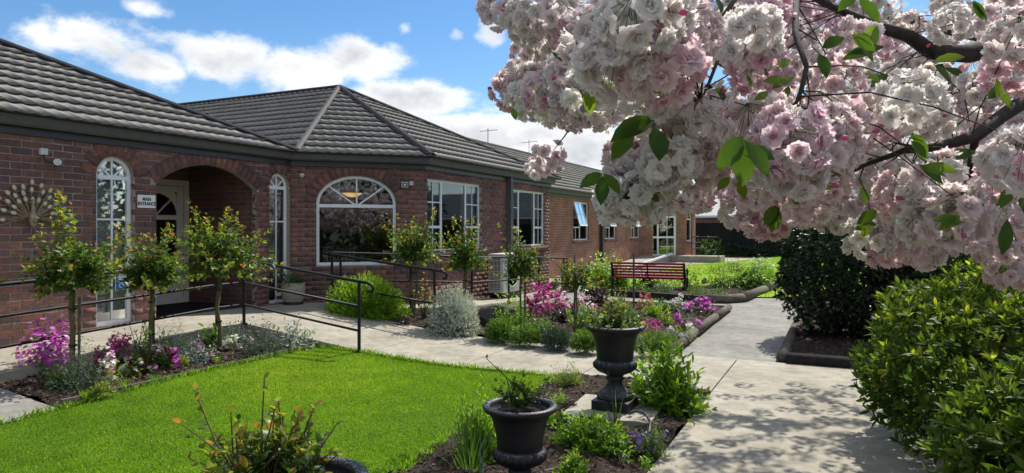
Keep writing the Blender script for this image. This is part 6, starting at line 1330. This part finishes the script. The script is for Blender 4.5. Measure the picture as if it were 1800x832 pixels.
lr_ = np.random.default_rng(77); k = 0
while k < 46:
    px, py = lr_.uniform(880, 1800), lr_.uniform(-10, 450)
    if not in_poly(np.array([[px, py], [px-20, py+20], [px+20, py+20]]), POLY).all(): continue
    k += 1; g_ = int(lr_.integers(1, 4)); Yd = lr_.uniform(1.35, 2.1); a0 = lr_.uniform(.2, 2.9)
    for j in range(g_): a = a0+lr_.normal(0, .5); cleaf(px+lr_.normal(0, 4), py+lr_.normal(0, 4), Yd, math.cos(a), math.sin(a)*.9, lr_.uniform(30, 60)*1.5/Yd, (LM, LM2, LM3, LM3)[int(lr_.integers(0, 4))], lr_.normal(0, .4), lr_.uniform(.36, .5), lr_.uniform(-.3, .5))
# petals and bits that have dropped under the tree
def litter(name, label, poly, n, s0, s1, mat, z):
    xs = [q[0] for q in poly]; ys = [q[1] for q in poly]; P = np.column_stack([lr_.uniform(min(xs), max(xs), n*2), lr_.uniform(min(ys), max(ys), n*2)]); P = P[in_poly(P, poly)][:n]; m = len(P); Q = np.column_stack([P, [z(a, b) for a, b in P]]); d = rdir(m); d[:, 2] *= .1; nn = rdir(m)*.25+np.array([0, 0, 1]); sz = lr_.uniform(s0, s1, m)
    V, Fq, T = scatter(L5[0], L5[1], Q, d, nn, np.column_stack([sz*.8, sz, sz]), lr_.random(m)*.7); prop(Bag().put(V, Fq, T).build(name, MT[mat]), label, 'litter', kind='stuff')
litter('fallen_petals', 'pale petals scattered on the path under the cherry', [(7.6, -3), (9.7, -3), (9.7, 2.7), (7.6, 2.7)], 90, .008, .016, 'blossom', lambda a, b: .025)
litter('fallen_petals', 'few white specks of petal on the front lawn', LAWN, 60, .008, .015, 'blossom', lambda a, b: lawn_z(a, b)+.028)
litter('leaf_litter', 'brown leaf crumbs lying along the concrete paths', [(3, .95), (9.7, .95), (9.7, 2.7), (3, 2.7)], 80, .008, .022, 'mulch', lambda a, b: .028+max(0, (4.7-a)*.055) if a < 4.75 else .026)
litter('leaf_litter', 'brown crumbs lying on the near path', [(7.6, -3), (9.7, -3), (9.7, .9), (7.6, .9)], 70, .006, .02, 'mulch', lambda a, b: .026)
# a second cherry further along, mostly hidden behind the first, and the tall hedge trees on the boundary
def far_cherry():
    t = thing('cherry_tree', 'second cherry in pale blossom further along, mostly hidden behind the near one', 'tree', (12.2, 15.5, .05)); o = np.array(t.location); B = Bag(); k = 0
    while k < 520:
        u = rg.normal(size=3); u /= np.linalg.norm(u); p = np.array([12.2, 15.5, 3.2])+u*np.array([3.2, 3.4, 1.7])*rg.uniform(.3, 1)**.4; px, py, dd = proj(p); m = .2*F/dd
        if not in_poly(np.array([[px-m, py], [px, py+m], [px+m, py]]), POLY).all() and -40 < px < 1830 and py > -60: k += 1; continue
        V, Fq, T = LOW[k % 6]; B.put(V*2.2+(p-o), Fq, T); k += 1
    prop(B.build('blossoms', MT['blossom'], t), kind='stuff'); MB().tube([(0, 0, -.1), (.05, 0, 1.0), (0, .1, 2.2)], [.16, .13, .1], 10).build('trunk', MT['bark'], t, smooth=True)
    for a in range(5): MB().tube([(0, .1, 1.9), (math.cos(a*1.26)*.9, math.sin(a*1.26)*.9, 2.7), (math.cos(a*1.26)*2, math.sin(a*1.26)*2, 3.5)], [.08, .05, .02], 8).build('branch', MT['bark'], t, smooth=True)
far_cherry()
RNG = np.random.default_rng(33)
for i, (x, y) in enumerate(((17.5, -14), (17.8, -9.5), (17.4, -5), (18, -.5), (17.6, 4), (17.9, 8.5), (17.5, 13), (18, 18), (17.6, 23), (17.8, 28))):
    lab = 'tall dark hedge tree on the boundary, number %s from the house fence' % ('ten nine eight seven six five four three two one'.split()[i])
    t = thing('hedge_tree', ('tall dark boundary tree, %s from the black fence' % ('tenth ninth eighth seventh sixth fifth fourth third second first'.split()[i])), 'tree', (x, y, 0), 'boundary trees'); n = 700; u = rdir(n); P = u*np.array([1.9, 2.5, 2.3+.3*math.sin(i*2.1)])*(1+.12*np.sin(u[:, :1]*7+i)+.1*np.sin(u[:, 2:]*9))*RNG.uniform(.8, 1.03, (n, 1)); P[:, 2] += 2.4; P = P[P[:, 2] > .1]
    V, Fq, T = rosettes(P, unit(P-np.array([0, 0, 2.0])+jit(len(P), .4)), 7, .28, .13, .4+RNG.normal(0, .15, len(P)), L5); Bag().put(V, Fq, T).build('crown', MT['dark'], t); MB().tube([(0, 0, -.1), (.03, .02, 1.4), (0, 0, 3)], [.14, .11, .05], 8).build('trunk', MT['bark'], t, smooth=True)
for o in bpy.data.objects:
    if o.name.split('.')[0] in ('foliage', 'flowers', 'blades', 'crown', 'branches', 'stems', 'feather_stems') and o.parent: o['kind'] = 'stuff'
